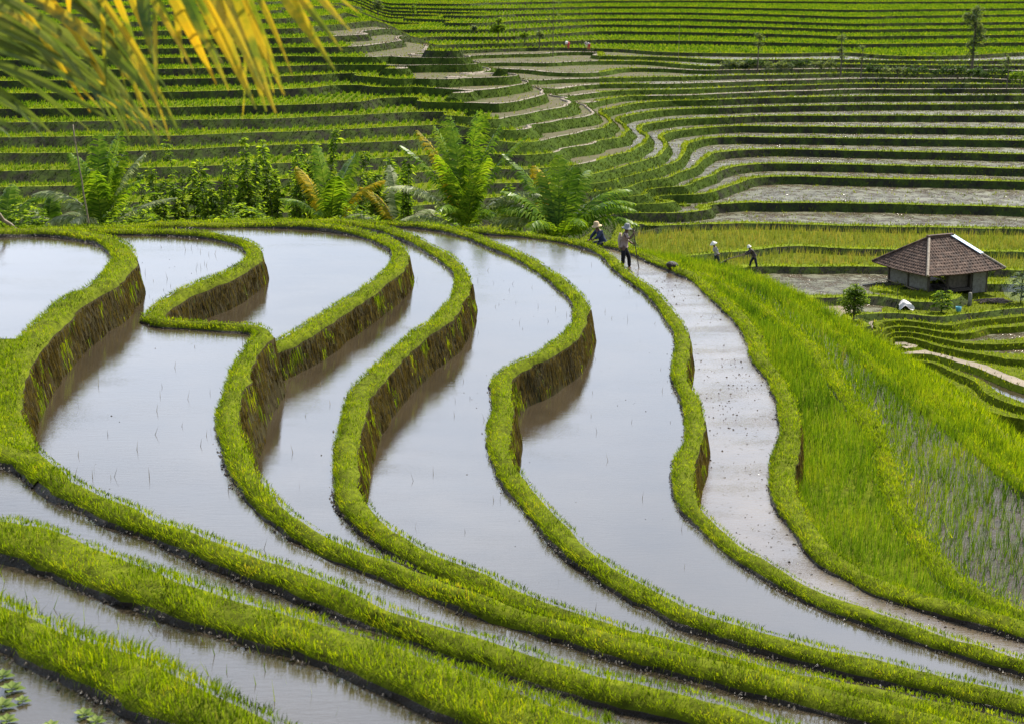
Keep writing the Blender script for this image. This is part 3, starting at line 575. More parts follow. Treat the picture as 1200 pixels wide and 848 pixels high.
# rice terraces
def rice(ring, z, sp, hmean, nb, thin, name='rice_plants', m='rice', seed=0, wd0=.010, rows=None):
    gx, gy = scatter(ring, sp, .22, rows); Q = np.column_stack([gx, gy, np.full(len(gx), z)]); Q = Q[inframe(Q, 90)]
    px, py = proj(Q[:, 0], Q[:, 1], Q[:, 2]); Q = Q[rng.random(len(Q)) > thin(px, py, Q)]
    for q_ in 'hi':      # the banks' trodden edges stay free of rice
        P_ = LINE[q_][::3]; near_ = np.ones(len(Q), bool)
        for c0_ in range(0, len(Q), 3000): near_[c0_:c0_ + 3000] = (((Q[c0_:c0_ + 3000, None, :2] - P_[None]) ** 2).sum(-1).min(1) > (.30 if (m == 'rice' and q_ == 'h') else .1) ** 2)
        Q = Q[near_]
    pat = vnoise(Q[:, 0], Q[:, 1], 1.6, seed) * .7 + rng.random(len(Q)) * .3
    R_ = np.repeat(np.arange(len(Q)), nb); B = Q[R_].copy(); B[:, :2] += rng.normal(0, .035, (len(B), 2)); d = np.hypot(B[:, 0], B[:, 1])
    h = hmean * (.6 + .7 * pat[R_]) * rng.uniform(.6, 1.15, len(B)); wd = np.maximum(wd0, .00038 * d) * rng.uniform(.8, 1.3, len(B))
    return kind(blades(name, B, h, wd, rng.uniform(.03, .42, len(B)), M[m], False), 'stuff')
def thin8(x, y, Q): return np.clip(.05 + .5 * (vnoise(Q[:, 0], Q[:, 1], 2.2, 21) > .72), 0, .9)
def thin9(x, y, Q): return np.clip((x - 1060) / 150, 0, 1) * np.clip((y - 540) / 80, 0, 1) * .45
rice(between('h', 'g'), LV['P8'], .155, .42, 8, lambda x, y, Q: thin8(x, y, Q) * .35, seed=11)
rice(between('i', 'h'), LV['P9'], .19, .50, 7, thin9, seed=12)
rice(between('j', 'i'), LV['P10'], .19, .55, 7, lambda x, y, Q: np.zeros(len(x)), seed=13)
rice(between('i', 'h'), LV['P9'], .9, .65, 5, lambda x, y, Q: np.full(len(x), .4), 'rice_stalks', 'rice_dry', 14)
# tall grass on the banks of the rice terraces and down the outer slope
for k_ in 'hij':
    P = LINE[k_]; z = T[k_][0] + CR; n = 9000 if k_ == 'j' else 7000; i = rng.integers(0, len(P), n); u = rng.normal(0, .22, n); Q = np.column_stack([P[i] + normals(P)[i] * u[:, None] + rng.normal(0, .05, (n, 2)), np.full(n, z)])
    Q = Q[inframe(Q, 60)]; kind(blades('bank_grass', Q, rng.uniform(.1, .33, len(Q)) * (1 if k_ == 'j' else .5), rng.uniform(.012, .024, len(Q)), rng.uniform(.1, .7, len(Q)), M['grass'], False), 'stuff')
nS, mS, _ = SLOPEV.shape
i = rng.integers(0, nS - 1, 52000); f = rng.random(len(i)); t = rng.random(len(i)) ** 1.3 * 4.98; j = t.astype(int); ft = t - j
Q = (SLOPEV[i, j] * (1 - ft)[:, None] + SLOPEV[i, j + 1] * ft[:, None]) * (1 - f)[:, None] + (SLOPEV[i + 1, j] * (1 - ft)[:, None] + SLOPEV[i + 1, j + 1] * ft[:, None]) * f[:, None]
Q = Q[inframe(Q, 60)]; kind(blades('slope_grass', Q, rng.uniform(.12, .42, len(Q)), rng.uniform(.02, .045, len(Q)), rng.uniform(.1, .7, len(Q)), M['grass'], False), 'stuff')

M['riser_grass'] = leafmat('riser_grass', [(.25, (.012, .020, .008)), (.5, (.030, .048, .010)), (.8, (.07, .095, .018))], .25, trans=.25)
# the far hillside
tris = []; tk = []
for f, m_, k_, b_ in zip(FF, fm, FK, FB):
    for q in range(1, len(f) - 1): tris.append((f[0], f[q], f[q + 1])); tk.append((m_, k_, b_))
tris = np.array(tris); tk = np.array(tk); A = FVa[tris[:, 0]]; B = FVa[tris[:, 1]]; C_ = FVa[tris[:, 2]]; area = np.linalg.norm(np.cross(B - A, C_ - A), axis=1) / 2
tc_ = (A + B + C_) / 3; td = np.hypot(tc_[:, 0], tc_[:, 1]); tx, ty = proj(tc_[:, 0], tc_[:, 1], tc_[:, 2]); vis = (tx > -60) & (tx < 1260) & (ty > -25) & (ty < 560)
def far_scatter(mask, dens):
    c = rng.poisson(np.where(mask & vis, area * dens, 0)); i = np.repeat(np.arange(len(tris)), c); r1 = np.sqrt(rng.random(len(i))); r2 = rng.random(len(i))
    return A[i] * (1 - r1)[:, None] + B[i] * (r1 * (1 - r2))[:, None] + C_[i] * (r1 * r2)[:, None], td[i]
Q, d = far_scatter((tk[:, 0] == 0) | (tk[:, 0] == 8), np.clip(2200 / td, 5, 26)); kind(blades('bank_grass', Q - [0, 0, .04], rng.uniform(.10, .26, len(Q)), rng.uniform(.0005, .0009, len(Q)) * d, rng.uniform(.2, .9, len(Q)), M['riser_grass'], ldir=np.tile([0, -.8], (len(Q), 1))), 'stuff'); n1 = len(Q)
rd_ = crest_line(tx, [(380, 40), (430, 70), (480, 92), (530, 118), (600, 150), (660, 190), (720, 215), (760, 240)]); nz_ = (tk[:, 0] == 0) & (ty < rd_ + 30) & (tx > 390) & (tx < 800) & (tk[:, 1] < 17)
Q, d = far_scatter(tk[:, 0] == 1, np.clip(3600 / td, 8, 45)); kind(blades('bank_grass', Q - [0, 0, .03], rng.uniform(.08, .30, len(Q)), rng.uniform(.0006, .0011, len(Q)) * d, rng.uniform(.1, .8, len(Q)), M['grass_far']), 'stuff'); n2 = len(Q)
Q, d = far_scatter((tk[:, 0] == 2), 5.0); kind(blades('bank_grass', Q - [0, 0, .03], rng.uniform(.06, .2, len(Q)), rng.uniform(.0006, .0011, len(Q)) * d, rng.uniform(.1, .8, len(Q)), M['straw']), 'stuff')
green = (tk[:, 0] == 4); vr = green & ((tk[:, 1] == -1) | (tk[:, 1] == -2)) ; gl = green & ~vr & (tk[:, 1] >= 5); lw = green & ~vr & ~gl; lv_ = lw & (tk[:, 1] <= -5)
Q, d = far_scatter(lv_, 40); kind(blades('bund_grass', Q, rng.uniform(.06, .2, len(Q)), rng.uniform(.03, .06, len(Q)), rng.uniform(.05, .6, len(Q)), M['grass']), 'stuff')
lw = lw & ~lv_
Q, d = far_scatter(gl, np.clip(1500 / td, 4.0, 15)); Q[:, 0] = np.round(Q[:, 0] / .62) * .62 + rng.normal(0, .05, len(Q)); R_ = np.repeat(np.arange(len(Q)), 2); B2 = Q[R_]; B2[:, :2] += rng.normal(0, .07, (len(B2), 2))
kind(blades('young_rice', B2 - [0, 0, .02], rng.uniform(.16, .36, len(B2)), rng.uniform(.0005, .0009, len(B2)) * d[R_], rng.uniform(.05, .4, len(B2)), M['rice']), 'stuff'); n3 = len(B2)
Q, d = far_scatter(vr, 26); kind(blades('ripe_rice', Q, rng.uniform(.3, .65, len(Q)), rng.uniform(.03, .06, len(Q)), rng.uniform(.05, .4, len(Q)), M['rice_dry']), 'stuff'); n4 = len(Q)
Q, d = far_scatter(lw, 30); kind(blades('meadow_grass', Q, rng.uniform(.06, .2, len(Q)), rng.uniform(.03, .07, len(Q)), rng.uniform(.05, .6, len(Q)), M['grass_far']), 'stuff'); n5 = len(Q)
# sparse weeds on the wet far fields
Q, d = far_scatter(((tk[:, 0] == 3) | (tk[:, 0] == 5)) & (tk[:, 1] > -3), 1.6); kind(blades('field_weeds', Q, rng.uniform(.06, .18, len(Q)), rng.uniform(.05, .12, len(Q)), rng.uniform(.05, .6, len(Q)), M['grass_far']), 'stuff')
print('far blades', n1, n2, n3, n4, n5)
# ------------------------------------------------------------------ materials of the things
M['leaf'] = leafmat('broad_leaf', [(.25, (.04, .08, .014)), (.5, (.10, .17, .024)), (.8, (.24, .31, .05))], 1.5, trans=.6)
M['leaf_dark'] = leafmat('dark_leaf', [(.25, (.014, .035, .012)), (.5, (.035, .075, .020)), (.8, (.08, .13, .035))], 1.5, trans=.35)
M['leaf_grey'] = leafmat('grey_green_leaf', [(.25, (.05, .08, .045)), (.5, (.11, .15, .08)), (.8, (.2, .24, .13))], 1.5, trans=.35)
M['palm'] = leafmat('palm_leaflet', [(.2, (.04, .09, .010)), (.45, (.10, .19, .014)), (.75, (.22, .30, .03))], .8, trans=.45, rough=.32)
M['palm_pale'] = leafmat('pale_glare_leaflet', [(.2, (.14, .19, .07)), (.5, (.28, .32, .15)), (.8, (.55, .56, .38))], .8, trans=.5, rough=.35, tcol=(1.3, 1.3, .7, 1))  # pale for bleached leaves; white glare on drooping fronds is put in the colour
M['palm_yellow'] = leafmat('yellowing_palm_leaflet', [(.2, (.10, .15, .010)), (.45, (.32, .29, .012)), (.65, (.55, .42, .015)), (.9, (.14, .18, .02))], 2.0, trans=.5, tcol=(1.5, 1.2, .4, 1))
M['bark'] = mat('bark', [(.3, (.05, .04, .028)), (.7, (.15, .12, .085))], 12, .9, stretch=(1, 1, .3))
M['bamboo'] = mat('weathered_bamboo', [(.3, (.12, .09, .05)), (.7, (.26, .20, .12))], 8, .6)
M['wood'] = mat('weathered_wood', [(.3, (.035, .028, .022)), (.7, (.10, .08, .06))], 10, .85, stretch=(1, 1, .3))
M['panel'] = mat('woven_panel', [(.3, (.11, .10, .08)), (.5, (.18, .165, .135)), (.7, (.24, .225, .19))], 6, .9, 8)
M['panelbrown'] = mat('brown_woven_panel', [(.3, (.06, .048, .036)), (.5, (.11, .09, .068)), (.7, (.16, .135, .10))], 6, .9, 8)
M['tile'] = mat('clay_tile', [(.28, (.020, .013, .010)), (.45, (.055, .032, .022)), (.58, (.105, .060, .040)), (.68, (.16, .115, .085)), (.78, (.33, .29, .25))], 3.2, .85, 9, bmp=.6)
M['hip'] = mat('mortar_hip', [(.3, (.18, .14, .10)), (.7, (.42, .36, .28))], 6, .9)
M['sheet'] = mat('pale_blue_sheet', [(.3, (.30, .42, .52)), (.7, (.55, .66, .74))], 4, .45)
M['white'] = mat('white_sheet', [(.3, (.45, .40, .38)), (.7, (.78, .74, .72))], 5, .7)
M['skin'] = mat('skin', [(.3, (.10, .055, .035)), (.7, (.15, .085, .055))], 6, .6, bmp=.1)
def plain(nm, c, sc=9, rough=.85): return mat(nm, [(.3, tuple(x * .7 for x in c)), (.7, tuple(min(1, x * 1.25) for x in c))], sc, rough)
# ------------------------------------------------------------------ shapes
class MB:
    def __init__(s): s.V = []; s.F = []; s.M = []
    def quad(s, a, b, c, d, m=0): i = len(s.V); s.V += [tuple(a), tuple(b), tuple(c), tuple(d)]; s.F.append((i, i + 1, i + 2, i + 3)); s.M.append(m)
    def tri(s, a, b, c, m=0): i = len(s.V); s.V += [tuple(a), tuple(b), tuple(c)]; s.F.append((i, i + 1, i + 2)); s.M.append(m)
    def box(s, c, e, rz=0, m=0, tilt=None):
        c = Vector(c); Mx = Matrix.Rotation(rz, 3, 'Z')
        if tilt: Mx = Mx @ tilt
        i = len(s.V)
        for z in (-1, 1):
            for x, y in ((-1, -1), (1, -1), (1, 1), (-1, 1)): s.V.append(tuple(c + Mx @ Vector((x * e[0] / 2, y * e[1] / 2, z * e[2] / 2))))
        for f in ((0, 3, 2, 1), (4, 5, 6, 7), (0, 1, 5, 4), (1, 2, 6, 5), (2, 3, 7, 6), (3, 0, 4, 7)): s.F.append(tuple(i + q for q in f)); s.M.append(m)
    def tube(s, pts, rad, seg=8, m=0):
        pts = [Vector(p) for p in pts]; n = len(pts); i0 = len(s.V)
        if not hasattr(rad, '__len__'): rad = [rad] * n
        for i, p in enumerate(pts):
            t = (pts[min(i + 1, n - 1)] - pts[max(i - 1, 0)]).normalized(); a = t.orthogonal().normalized() if abs(t.z) > .99 else t.cross(Vector((0, 0, 1))).normalized(); b = t.cross(a)
            for k in range(seg): an = 2 * math.pi * k / seg; s.V.append(tuple(p + (a * math.cos(an) + b * math.sin(an)) * rad[i]))
        for i in range(n - 1):
            for k in range(seg): q = (k + 1) % seg; s.F.append((i0 + i * seg + k, i0 + i * seg + q, i0 + (i + 1) * seg + q, i0 + (i + 1) * seg + k)); s.M.append(m)
        s.F.append(tuple(i0 + k for k in range(seg))[::-1]); s.M.append(m); s.F.append(tuple(i0 + (n - 1) * seg + k for k in range(seg))); s.M.append(m)
    def lathe(s, prof, c=(0, 0, 0), seg=20, m=0, wob=0):
        i0 = len(s.V)
        for (r, z) in prof:
            for k in range(seg): an = 2 * math.pi * k / seg; q = r * (1 + wob * math.sin(2 * an + 1) ); s.V.append((c[0] + q * math.cos(an), c[1] + q * math.sin(an), c[2] + z + wob * r * .6 * math.cos(3 * an)))
        for i in range(len(prof) - 1):
            for k in range(seg): q = (k + 1) % seg; s.F.append((i0 + i * seg + k, i0 + i * seg + q, i0 + (i + 1) * seg + q, i0 + (i + 1) * seg + k)); s.M.append(m)
    def build(s, name, m, parent=None, smooth=False): return mesh_np(name, s.V, s.F, m, s.M if isinstance(m, (list, tuple)) else None, parent, smooth)
rr = random.Random(3)
def leaf(mb, p, d, L, w_, up=Vector((0, 0, 1)), m=0, droop=.25):
    d = Vector(d).normalized(); s = d.cross(up); s = s.normalized() if s.length > 1e-3 else Vector((1, 0, 0)); p = Vector(p); mid = p + d * L * .5 + Vector((0, 0, .05 * L)); tip = p + d * L - Vector((0, 0, droop * L))
    mb.quad(p, mid - s * w_ / 2, tip, mid + s * w_ / 2, m)
def frond(name, parent, p0, az, el, L, droop, m, leafL=.55, n=64, seed=0, ragged=.12, upright=.0):
    """a feather frond: a bowed midrib with two rows of hanging leaflets"""
    r = random.Random(seed); mb = MB(); pts = []; p = Vector(p0); e = el; h = Vector((math.cos(az), math.sin(az), 0)); K_ = 14
    for i in range(K_ + 1): pts.append(p.copy()); p = p + (h * math.cos(e) + Vector((0, 0, math.sin(e)))) * (L / K_); e -= droop / K_ * (.5 + i / K_)
    mb.tube(pts, [.024 * (1 - .88 * i / K_) for i in range(K_ + 1)], 5, 1)
    side = h.cross(Vector((0, 0, 1)))
    for i in range(n):
        f = .16 + .84 * i / (n - 1); x = f * K_; k = min(K_ - 1, int(x)); q = pts[k].lerp(pts[k + 1], x - k); t = (pts[k + 1] - pts[k]).normalized(); nrm = side.cross(t)
        ll = 1.25 * leafL * (max(0, math.sin(min(1, f * .92 + .10) * math.pi)) ** .55 * .72 + .28) * r.uniform(.8, 1.1)
        for s in (-1, 1):
            if r.random() < ragged: continue
            d = (t * r.uniform(.55, .85) + side * s * r.uniform(.7, 1) + Vector((0, 0, -.25 - .25 * r.random())) + nrm * upright).normalized()
            a = q; b = q + d * ll * .55; c = b + (d + Vector((0, 0, -.45 - .4 * r.random()))).normalized() * ll * .45; wv = t * .030 * (1 + .5 * r.random())
            mb.quad(a - wv * .6, a + wv * .6, b + wv, b - wv); mb.tri(b - wv, b + wv, c)
    return mb.build(name, [m, M['leaf'] if m is M['palm'] else M['bamboo']], parent)
def palm(label, base, fronds, trunk_h=.5, group='young coconut palms behind the pond rim'):
    o = tag(empty('coconut_palm', base), label, 'palm', group); t = MB(); t.tube([(0, 0, -.5), (0, 0, trunk_h * .5), (0, 0, trunk_h)], [.16, .13, .09], 10); t.build('trunk', M['bark'], o)
    for i, f in enumerate(fronds):
        az, el, L, dr, m = f[:5]; frond('frond', o, (0.05 * math.cos(R(az)), .05 * math.sin(R(az)), trunk_h * .8), R(az), R(el), L * 1.12, R(dr), M[m], *(f[5:6] or (.55,)), seed=hash(label) % 1000 * 0 + int(base[0] * 10) + i * 7)
    return o
def pz(px, py, Y): p = atY(px, py, Y); return (p.x, p.y, p.z)
palm('young coconut palm with upright frond and glare-whitened drooping fronds, far left behind the thin pole', pz(120, 281, 63), [(20, 84, 3.3, 18, 'palm', .7), (40, 80, 3.0, 30, 'palm', .7), (150, 82, 2.8, 30, 'palm', .6), (280, 78, 2.6, 35, 'palm', .6), (100, 84, 3.6, 30, 'palm', .6), (60, 80, 3.7, 25, 'palm', .6), (172, 62, 3.1, 95, 'palm_pale', .6), (200, 45, 2.4, 110, 'palm_pale', .5), (10, 74, 3.3, 40, 'palm_pale', .65), (330, 66, 3.0, 60, 'palm', .55), (140, 76, 3.2, 45, 'palm', .55), (5, 38, 3.0, 40, 'palm_pale', .4), (250, 50, 2.0, 90, 'palm_pale', .5)])
palm('young coconut palm with a bright yellow frond, behind the middle of the rim', pz(388, 279, 62.5), [(150, 85, 3.0, 12, 'palm', .65), (30, 80, 2.8, 30, 'palm', .6), (290, 78, 2.3, 40, 'palm', .6), (150, 72, 2.6, 40, 'palm_yellow', .55), (60, 74, 3.1, 45, 'palm', .6), (20, 62, 2.7, 60, 'palm_yellow', .5), (330, 45, 2.2, 90, 'palm_pale', .5), (260, 55, 2.0, 80, 'palm', .5), (200, 60, 2.2, 70, 'palm', .5), (0, 30, 1.8, 90, 'palm_pale', .5)])
palm('tallest young coconut palm, dense upright dark fronds, near the centre behind the rim', pz(545, 284, 62.5), [(20, 82, 4.1, 30, 'palm', .62), (155, 83, 4.0, 26, 'palm', .62), (50, 86, 4.4, 16, 'palm', .62), (130, 86, 4.2, 20, 'palm', .62), (230, 80, 3.3, 40, 'palm', .6), (310, 80, 3.2, 40, 'palm', .6), (60, 82, 4.4, 25, 'palm', .65), (120, 80, 4.2, 28, 'palm', .65), (170, 72, 4.0, 50, 'palm', .6), (10, 74, 4.2, 45, 'palm', .6), (200, 62, 3.6, 80, 'palm_pale', .6), (345, 60, 3.4, 85, 'palm_pale', .6), (250, 60, 2.8, 90, 'palm', .6), (300, 58, 2.6, 95, 'palm', .6), (150, 78, 4.2, 45, 'palm_yellow', .5), (185, 40, 2.6, 80, 'palm_pale', .4)])
palm('low spreading coconut palm with arching glossy fronds, left of the farmer in the blue shirt', pz(655, 298, 61.5), [(25, 62, 3.6, 80, 'palm', .75), (150, 60, 3.3, 85, 'palm', .75), (345, 64, 3.4, 90, 'palm', .75), (120, 78, 2.8, 30, 'palm', .7), (60, 78, 2.9, 30, 'palm', .7), (200, 66, 2.8, 90, 'palm', .7), (90, 80, 3.3, 30, 'palm', .65), (60, 70, 3.4, 60, 'palm', .65), (120, 74, 3.2, 45, 'palm_yellow', .6),  (345, 50, 3.2, 90, 'palm', .7), (10, 58, 3.3, 95, 'palm', .7), (170, 58, 3.1, 90, 'palm', .7), (190, 70, 3.0, 70, 'palm', .7), (160, 62, 3.2, 85, 'palm_pale', .65), (190, 55, 2.8, 100, 'palm_pale', .6), (240, 60, 2.6, 100, 'palm', .65), (290, 62, 2.7, 100, 'palm', .65), (155, 74, 3.9, 50, 'palm', .6)])
palm('small broken coconut palm with bent bleached fronds, between the yellow one and the tallest', pz(470, 286, 66), [(150, 66, 2.6, 60, 'palm_yellow', .45), (110, 76, 2.9, 40, 'palm_pale', .45), (40, 60, 2.2, 110, 'palm_pale', .5), (190, 40, 2.3, 90, 'palm_pale', .4), (330, 30, 1.8, 100, 'palm_pale', .45), (80, 80, 2.6, 20, 'palm', .45)])
palm('small coconut palm with drooping silvery leaves at the far left end of the rim', pz(58, 280, 64), [(150, 60, 1.6, 110, 'palm_pale', .45), (30, 60, 1.6, 120, 'palm_pale', .45), (90, 75, 1.5, 50, 'palm', .4), (260, 60, 1.3, 110, 'palm', .4)])
palm('dark low coconut palm cut by the left edge of the photo', pz(8, 284, 63), [(150, 60, 2.0, 80, 'palm', .5), (40, 66, 2.1, 70, 'palm', .5), (90, 75, 2.0, 50, 'palm', .5), (260, 55, 1.6, 90, 'palm', .5), (5, 50, 1.8, 90, 'palm_pale', .45)])

# ------------------------------------------------------------------ the row of leafy stemmed plants
ORD = ['first', 'second', 'third', 'fourth', 'fifth', 'sixth', 'seventh', 'eighth', 'ninth', 'tenth', 'eleventh', 'twelfth', 'thirteenth', 'fourteenth', 'fifteenth', 'sixteenth', 'seventeenth', 'eighteenth', 'nineteenth', 'twentieth', 'twenty-first', 'twenty-second', 'twenty-third', 'twenty-fourth', 'twenty-fifth', 'twenty-sixth']
def leafy(base, H, label, seed, wdt=.30, nst=2):
    r = random.Random(seed); o = tag(empty('leafy_plant', base), label, 'plant', 'tall leafy plants in a row behind the pond rim'); st = MB(); lv = MB()
    for k in range(nst):
        lean = Vector((r.uniform(-.2, .2), r.uniform(-.15, .15), 1)); hh = H * (1 if k == 0 else r.uniform(.55, .85)); b = Vector((r.uniform(-.28, .28) * k, r.uniform(-.3, .3) * k, -.3))
        top = b + lean * (hh + .3); st.tube([b, b.lerp(top, .5) + Vector((r.uniform(-.05, .05), 0, 0)), top], [.025, .018, .008], 5)
        z = .25
        while z < hh:
            f = z / hh; c = b + lean * (z + .3); wr = wdt * .85 * r.uniform(.6, 1.25) * (1 if r.random() > .18 else .4)
            for q in range(7):
                a = r.uniform(0, 6.28); el = r.uniform(-.5, .5); leaf(lv, c, (math.cos(a), math.sin(a), el), wr * r.uniform(.6, 1.2), wr * .46)
            z += .14
        for q in range(10): a = r.uniform(0, 6.28); leaf(lv, top, (math.cos(a), math.sin(a), r.uniform(.2, 1.4)), wdt * .5, wdt * .22)
    st.build('stem', M['bark'], o); lv.build('leaves', M['leaf'], o); return o
spots = [(168, 214), (188, 205), (205, 222), (222, 176), (232, 205), (247, 198), (262, 203), (277, 196), (292, 172), (300, 212), (313, 180), (325, 176), (336, 190), (347, 184), (358, 178), (366, 192), (373, 164), (402, 215), (425, 212), (440, 190), (466, 196), (480, 192), (452, 215), (598, 225)]
for i, (x, ytop) in enumerate(spots):
    Y = 67 + rr.uniform(-2, 3); b = atY(x, 283, Y); H = (288 - ytop) / 1800 * Y * 1.05
    leafy((b.x, b.y, b.z), H, f'tall leafy green plant behind the rim, {ORD[i]} from the left of its row', 40 + i, .44 if i % 3 else .36, 3 if i % 2 else 4)
# thicket at their feet
mb = MB(); r = random.Random(9)
for i in range(4200):
    x = r.uniform(-30, 640); Y = r.uniform(61, 69) + (4 if x > 480 else 0); b = atY(x, 283, Y); hgt = r.uniform(0, .95) * (1.0 + .5 * math.sin(x * .05)) * (0.5 if 60 < x < 110 or x > 560 else 1)
    c = Vector((b.x, b.y, b.z + hgt * 1.1)); L = r.uniform(.15, .36)
    for q in range(3): a = r.uniform(0, 6.28); leaf(mb, c, (math.cos(a), math.sin(a), r.uniform(-.2, .9)), L, L * .45)
kind(mb.build('undergrowth', M['leaf']), 'stuff')

# ------------------------------------------------------------------ trees and bushes
def tree(name, label, base, H, cr, clumps, m, seed, trunk=.12, th=.4, cat='tree', group=None, leafs=70, ls=.18, bare=0):
    """clumps: list of (dx, dz fraction, radius); leaves fill each clump unevenly"""
    r = random.Random(seed); o = tag(empty(name, base), label, cat, group); tb = MB(); tb.tube([(0, 0, -.4), (r.uniform(-.05, .05), 0, H * .4), (r.uniform(-.1, .1), 0, H * .75), (0, 0, H * .95)], [trunk, trunk * .7, trunk * .4, trunk * .12], 8)
    lb = MB()
    for (dx, fz, rad) in clumps:
        c = Vector((dx, r.uniform(-.4, .4) * rad, fz * H)); s = Vector((0, 0, max(.1, fz * H - rad * .9))); tb.tube([s, s.lerp(c, .6) + Vector((0, 0, .1)), c], [trunk * .4, trunk * .25, trunk * .08], 5)
        for i in range(int(leafs * (rad / .6) ** 1.6)):
            v = Vector((r.gauss(0, 1), r.gauss(0, 1), r.gauss(0, 1))).normalized() * rad * r.random() ** .45; v.z *= .8
            if math.sin(v.x * 5 / rad + seed) * math.sin(v.z * 4 / rad + seed * 2) > .55: continue
            for q in range(3): a = r.uniform(0, 6.28); leaf(lb, c + v, (math.cos(a), math.sin(a), r.uniform(-.6, .8)), ls * r.uniform(.7, 1.3), ls * .5)
    tb.build('trunk', M['bark'], o); lb.build('crown', M[m], o); return o
def onk(x, y, k): p = atL(x, y, k); return (p.x, p.y, float(ZL(k, p.x, p.y)))
b = onk(1000, 376, -4)
tree('small_tree', 'round bushy green tree in front of the brown pond, left of the hut', b, 2.1, 1, [(0, .55, .62), (-.35, .5, .5), (.35, .55, .5), (.05, .85, .42), (-.25, .75, .4), (.3, .78, .38), (0, .3, .45)], 'leaf', 5, .07, leafs=150, ls=.16)
b = onk(1139, 84, 15); 
tree('tall_tree', 'tall thin tree with two tufted grey-green crowns at the upper right', b, 7.2, 1, [(-.4, .80, 1.0), (.2, .92, .7), (-.8, .82, .7), (.2, .70, .8), (.5, .5, 1.0), (-.1, .42, .8), (.6, .62, .7), (-.2, .3, .6)], 'leaf_grey', 8, .16, leafs=75, ls=.27)
def bush(label, px, py, k, wd, ht, m, seed, name='bush', group='bushes between the wet and the green hillside'):
    b = onk(px, py, k); n = max(2, int(wd / .8)); cl_ = [(wd * (i + .5) / n - wd / 2, rr.uniform(.35, .6), min(wd / n, ht) * rr.uniform(.5, .75)) for i in range(n)]
    return tree(name, label, b, ht, 1, cl_, m, seed, .04, group=group, cat='bush', leafs=60, ls=.30)
bush('widest dark bush at the foot of the tall thin tree', 1122, 92, 14, 5.5, 1.7, 'leaf_dark', 21); bush('dark rounded bush right of the tall thin tree', 1165, 93, 14, 4.5, 1.7, 'leaf_dark', 22); bush('bush cut by the right edge beside the upper hillside', 1196, 96, 14, 2.2, 1.5, 'leaf', 23)
for i, (x, y, w_, h_) in enumerate([(862, 80, 3.0, 1.0), (886, 80, 2.6, 1.2), (912, 81, 3.2, 1.1), (938, 80, 2.6, 1.4), (962, 82, 3.0, 1.4), (1028, 85, 2.6, 1.1), (1052, 86, 3.0, 1.0), (1075, 87, 2.4, 1.0), (1090, 72, 2.0, 1.3)]):
    bush(f'low bush on the strip above the wet terraces, {ORD[i]} from the left', x, y, 14, w_, h_, 'leaf_dark' if i % 2 else 'leaf_grey', 30 + i)
tree('small_tree', 'thin pale young tree on the strip, third trunk left of the tall tree', onk(888, 82, 14), 4.6, 1, [(0, .65, .55), (-.2, .85, .4), (.25, .8, .4)], 'leaf_grey', 51, .09, leafs=45, ls=.3, group='thin young trees on the strip')
tree('small_tree', 'slender young tree with a tuft halfway up, second left of the tall tree', onk(985, 84, 14), 5.0, 1, [(0, .75, .6), (-.15, .5, .5), (.2, .35, .5)], 'leaf_grey', 52, .09, leafs=45, ls=.3, group='thin young trees on the strip')
tree('small_tree', 'short bent young tree nearest the tall tree on its left', onk(1009, 86, 14), 3.4, 1, [(0, .85, .4), (.1, .5, .35)], 'leaf_grey', 53, .08, leafs=40, ls=.28, group='thin young trees on the strip')
tree('small_tree', 'pale blossoming shrub on a thin trunk at the far right strip', onk(1180, 98, 14), 3.2, 1, [(0, .8, .45), (-.3, .6, .35)], 'leaf_grey', 54, .07, leafs=40, ls=.26, group='thin young trees on the strip')
for i, (x, y, k, H, cl_, lab) in enumerate([(584, 50, 18, 3.6, [(0, .6, .9), (-.6, .5, .7), (.6, .55, .7), (.1, .85, .6)], 'bushy tree on the far green terraces, above the round spur terraces'), (443, 20, 20, 3.4, [(0, .7, .8), (-.5, .55, .6), (.4, .5, .6)], 'dark leafy tree at the top of the spur'), (484, 22, 20, 3.0, [(0, .7, .5), (.2, .45, .4)], 'thin young tree right of the one on top of the spur'),
        (555, 40, 19, 1.8, [(0, .6, .5), (.3, .5, .4)], 'tiny bush left of the bushy tree on the far terraces'), (615, 50, 18, 2.0, [(0, .6, .5), (-.3, .5, .4)], 'small bush just right of the bushy tree on the far terraces'), (632, 52, 18, 2.2, [(0, .7, .5), (.3, .5, .4)], 'small pale bush left of the tall bare tree')]):
    tree('small_tree', lab, onk(x, y, k), H, 1, cl_, 'leaf_grey' if i % 2 else 'leaf', 60 + i, .10, leafs=70, ls=.32, group='small trees on the far green hill')
tree('bare_tree', 'tall sparse leafless tree on the far green hill', onk(648, 62, 17), 7.0, 1, [(-.5, .6, .7), (.5, .7, .7), (.1, .85, .7), (-.2, .95, .6), (.7, .9, .6)], 'leaf_grey', 71, .06, leafs=9, ls=.25)
def pole(name, label, a, b, r_, m='bamboo', cat='pole', kinks=4, parent=None):
    a, b = Vector(a), Vector(b); mb = MB(); pts = [a.lerp(b, i / 8) + Vector((rr.uniform(-1, 1), rr.uniform(-1, 1), 0)) * r_ * .6 for i in range(9)]; rad = [r_ * (1 - .35 * i / 8) * (1.08 if i % 2 else 1) for i in range(9)]
    mb.tube(pts, rad, 8); o = mb.build(name, M[m], parent, True)
    if label: tag(o, label, cat)
    return o
p = onk(795, 74, 15); pole('thin_pole', 'thin upright pole on the far green terraces', p, (p[0], p[1], p[2] + 4.5), .035)
w0_ = at(25, 275.5, LV['Pa'] - .1); pole('bamboo_pole', 'bamboo pole leaning out of the pond at the left edge', w0_, atY(-28, 228, w0_.y - .6), .05)
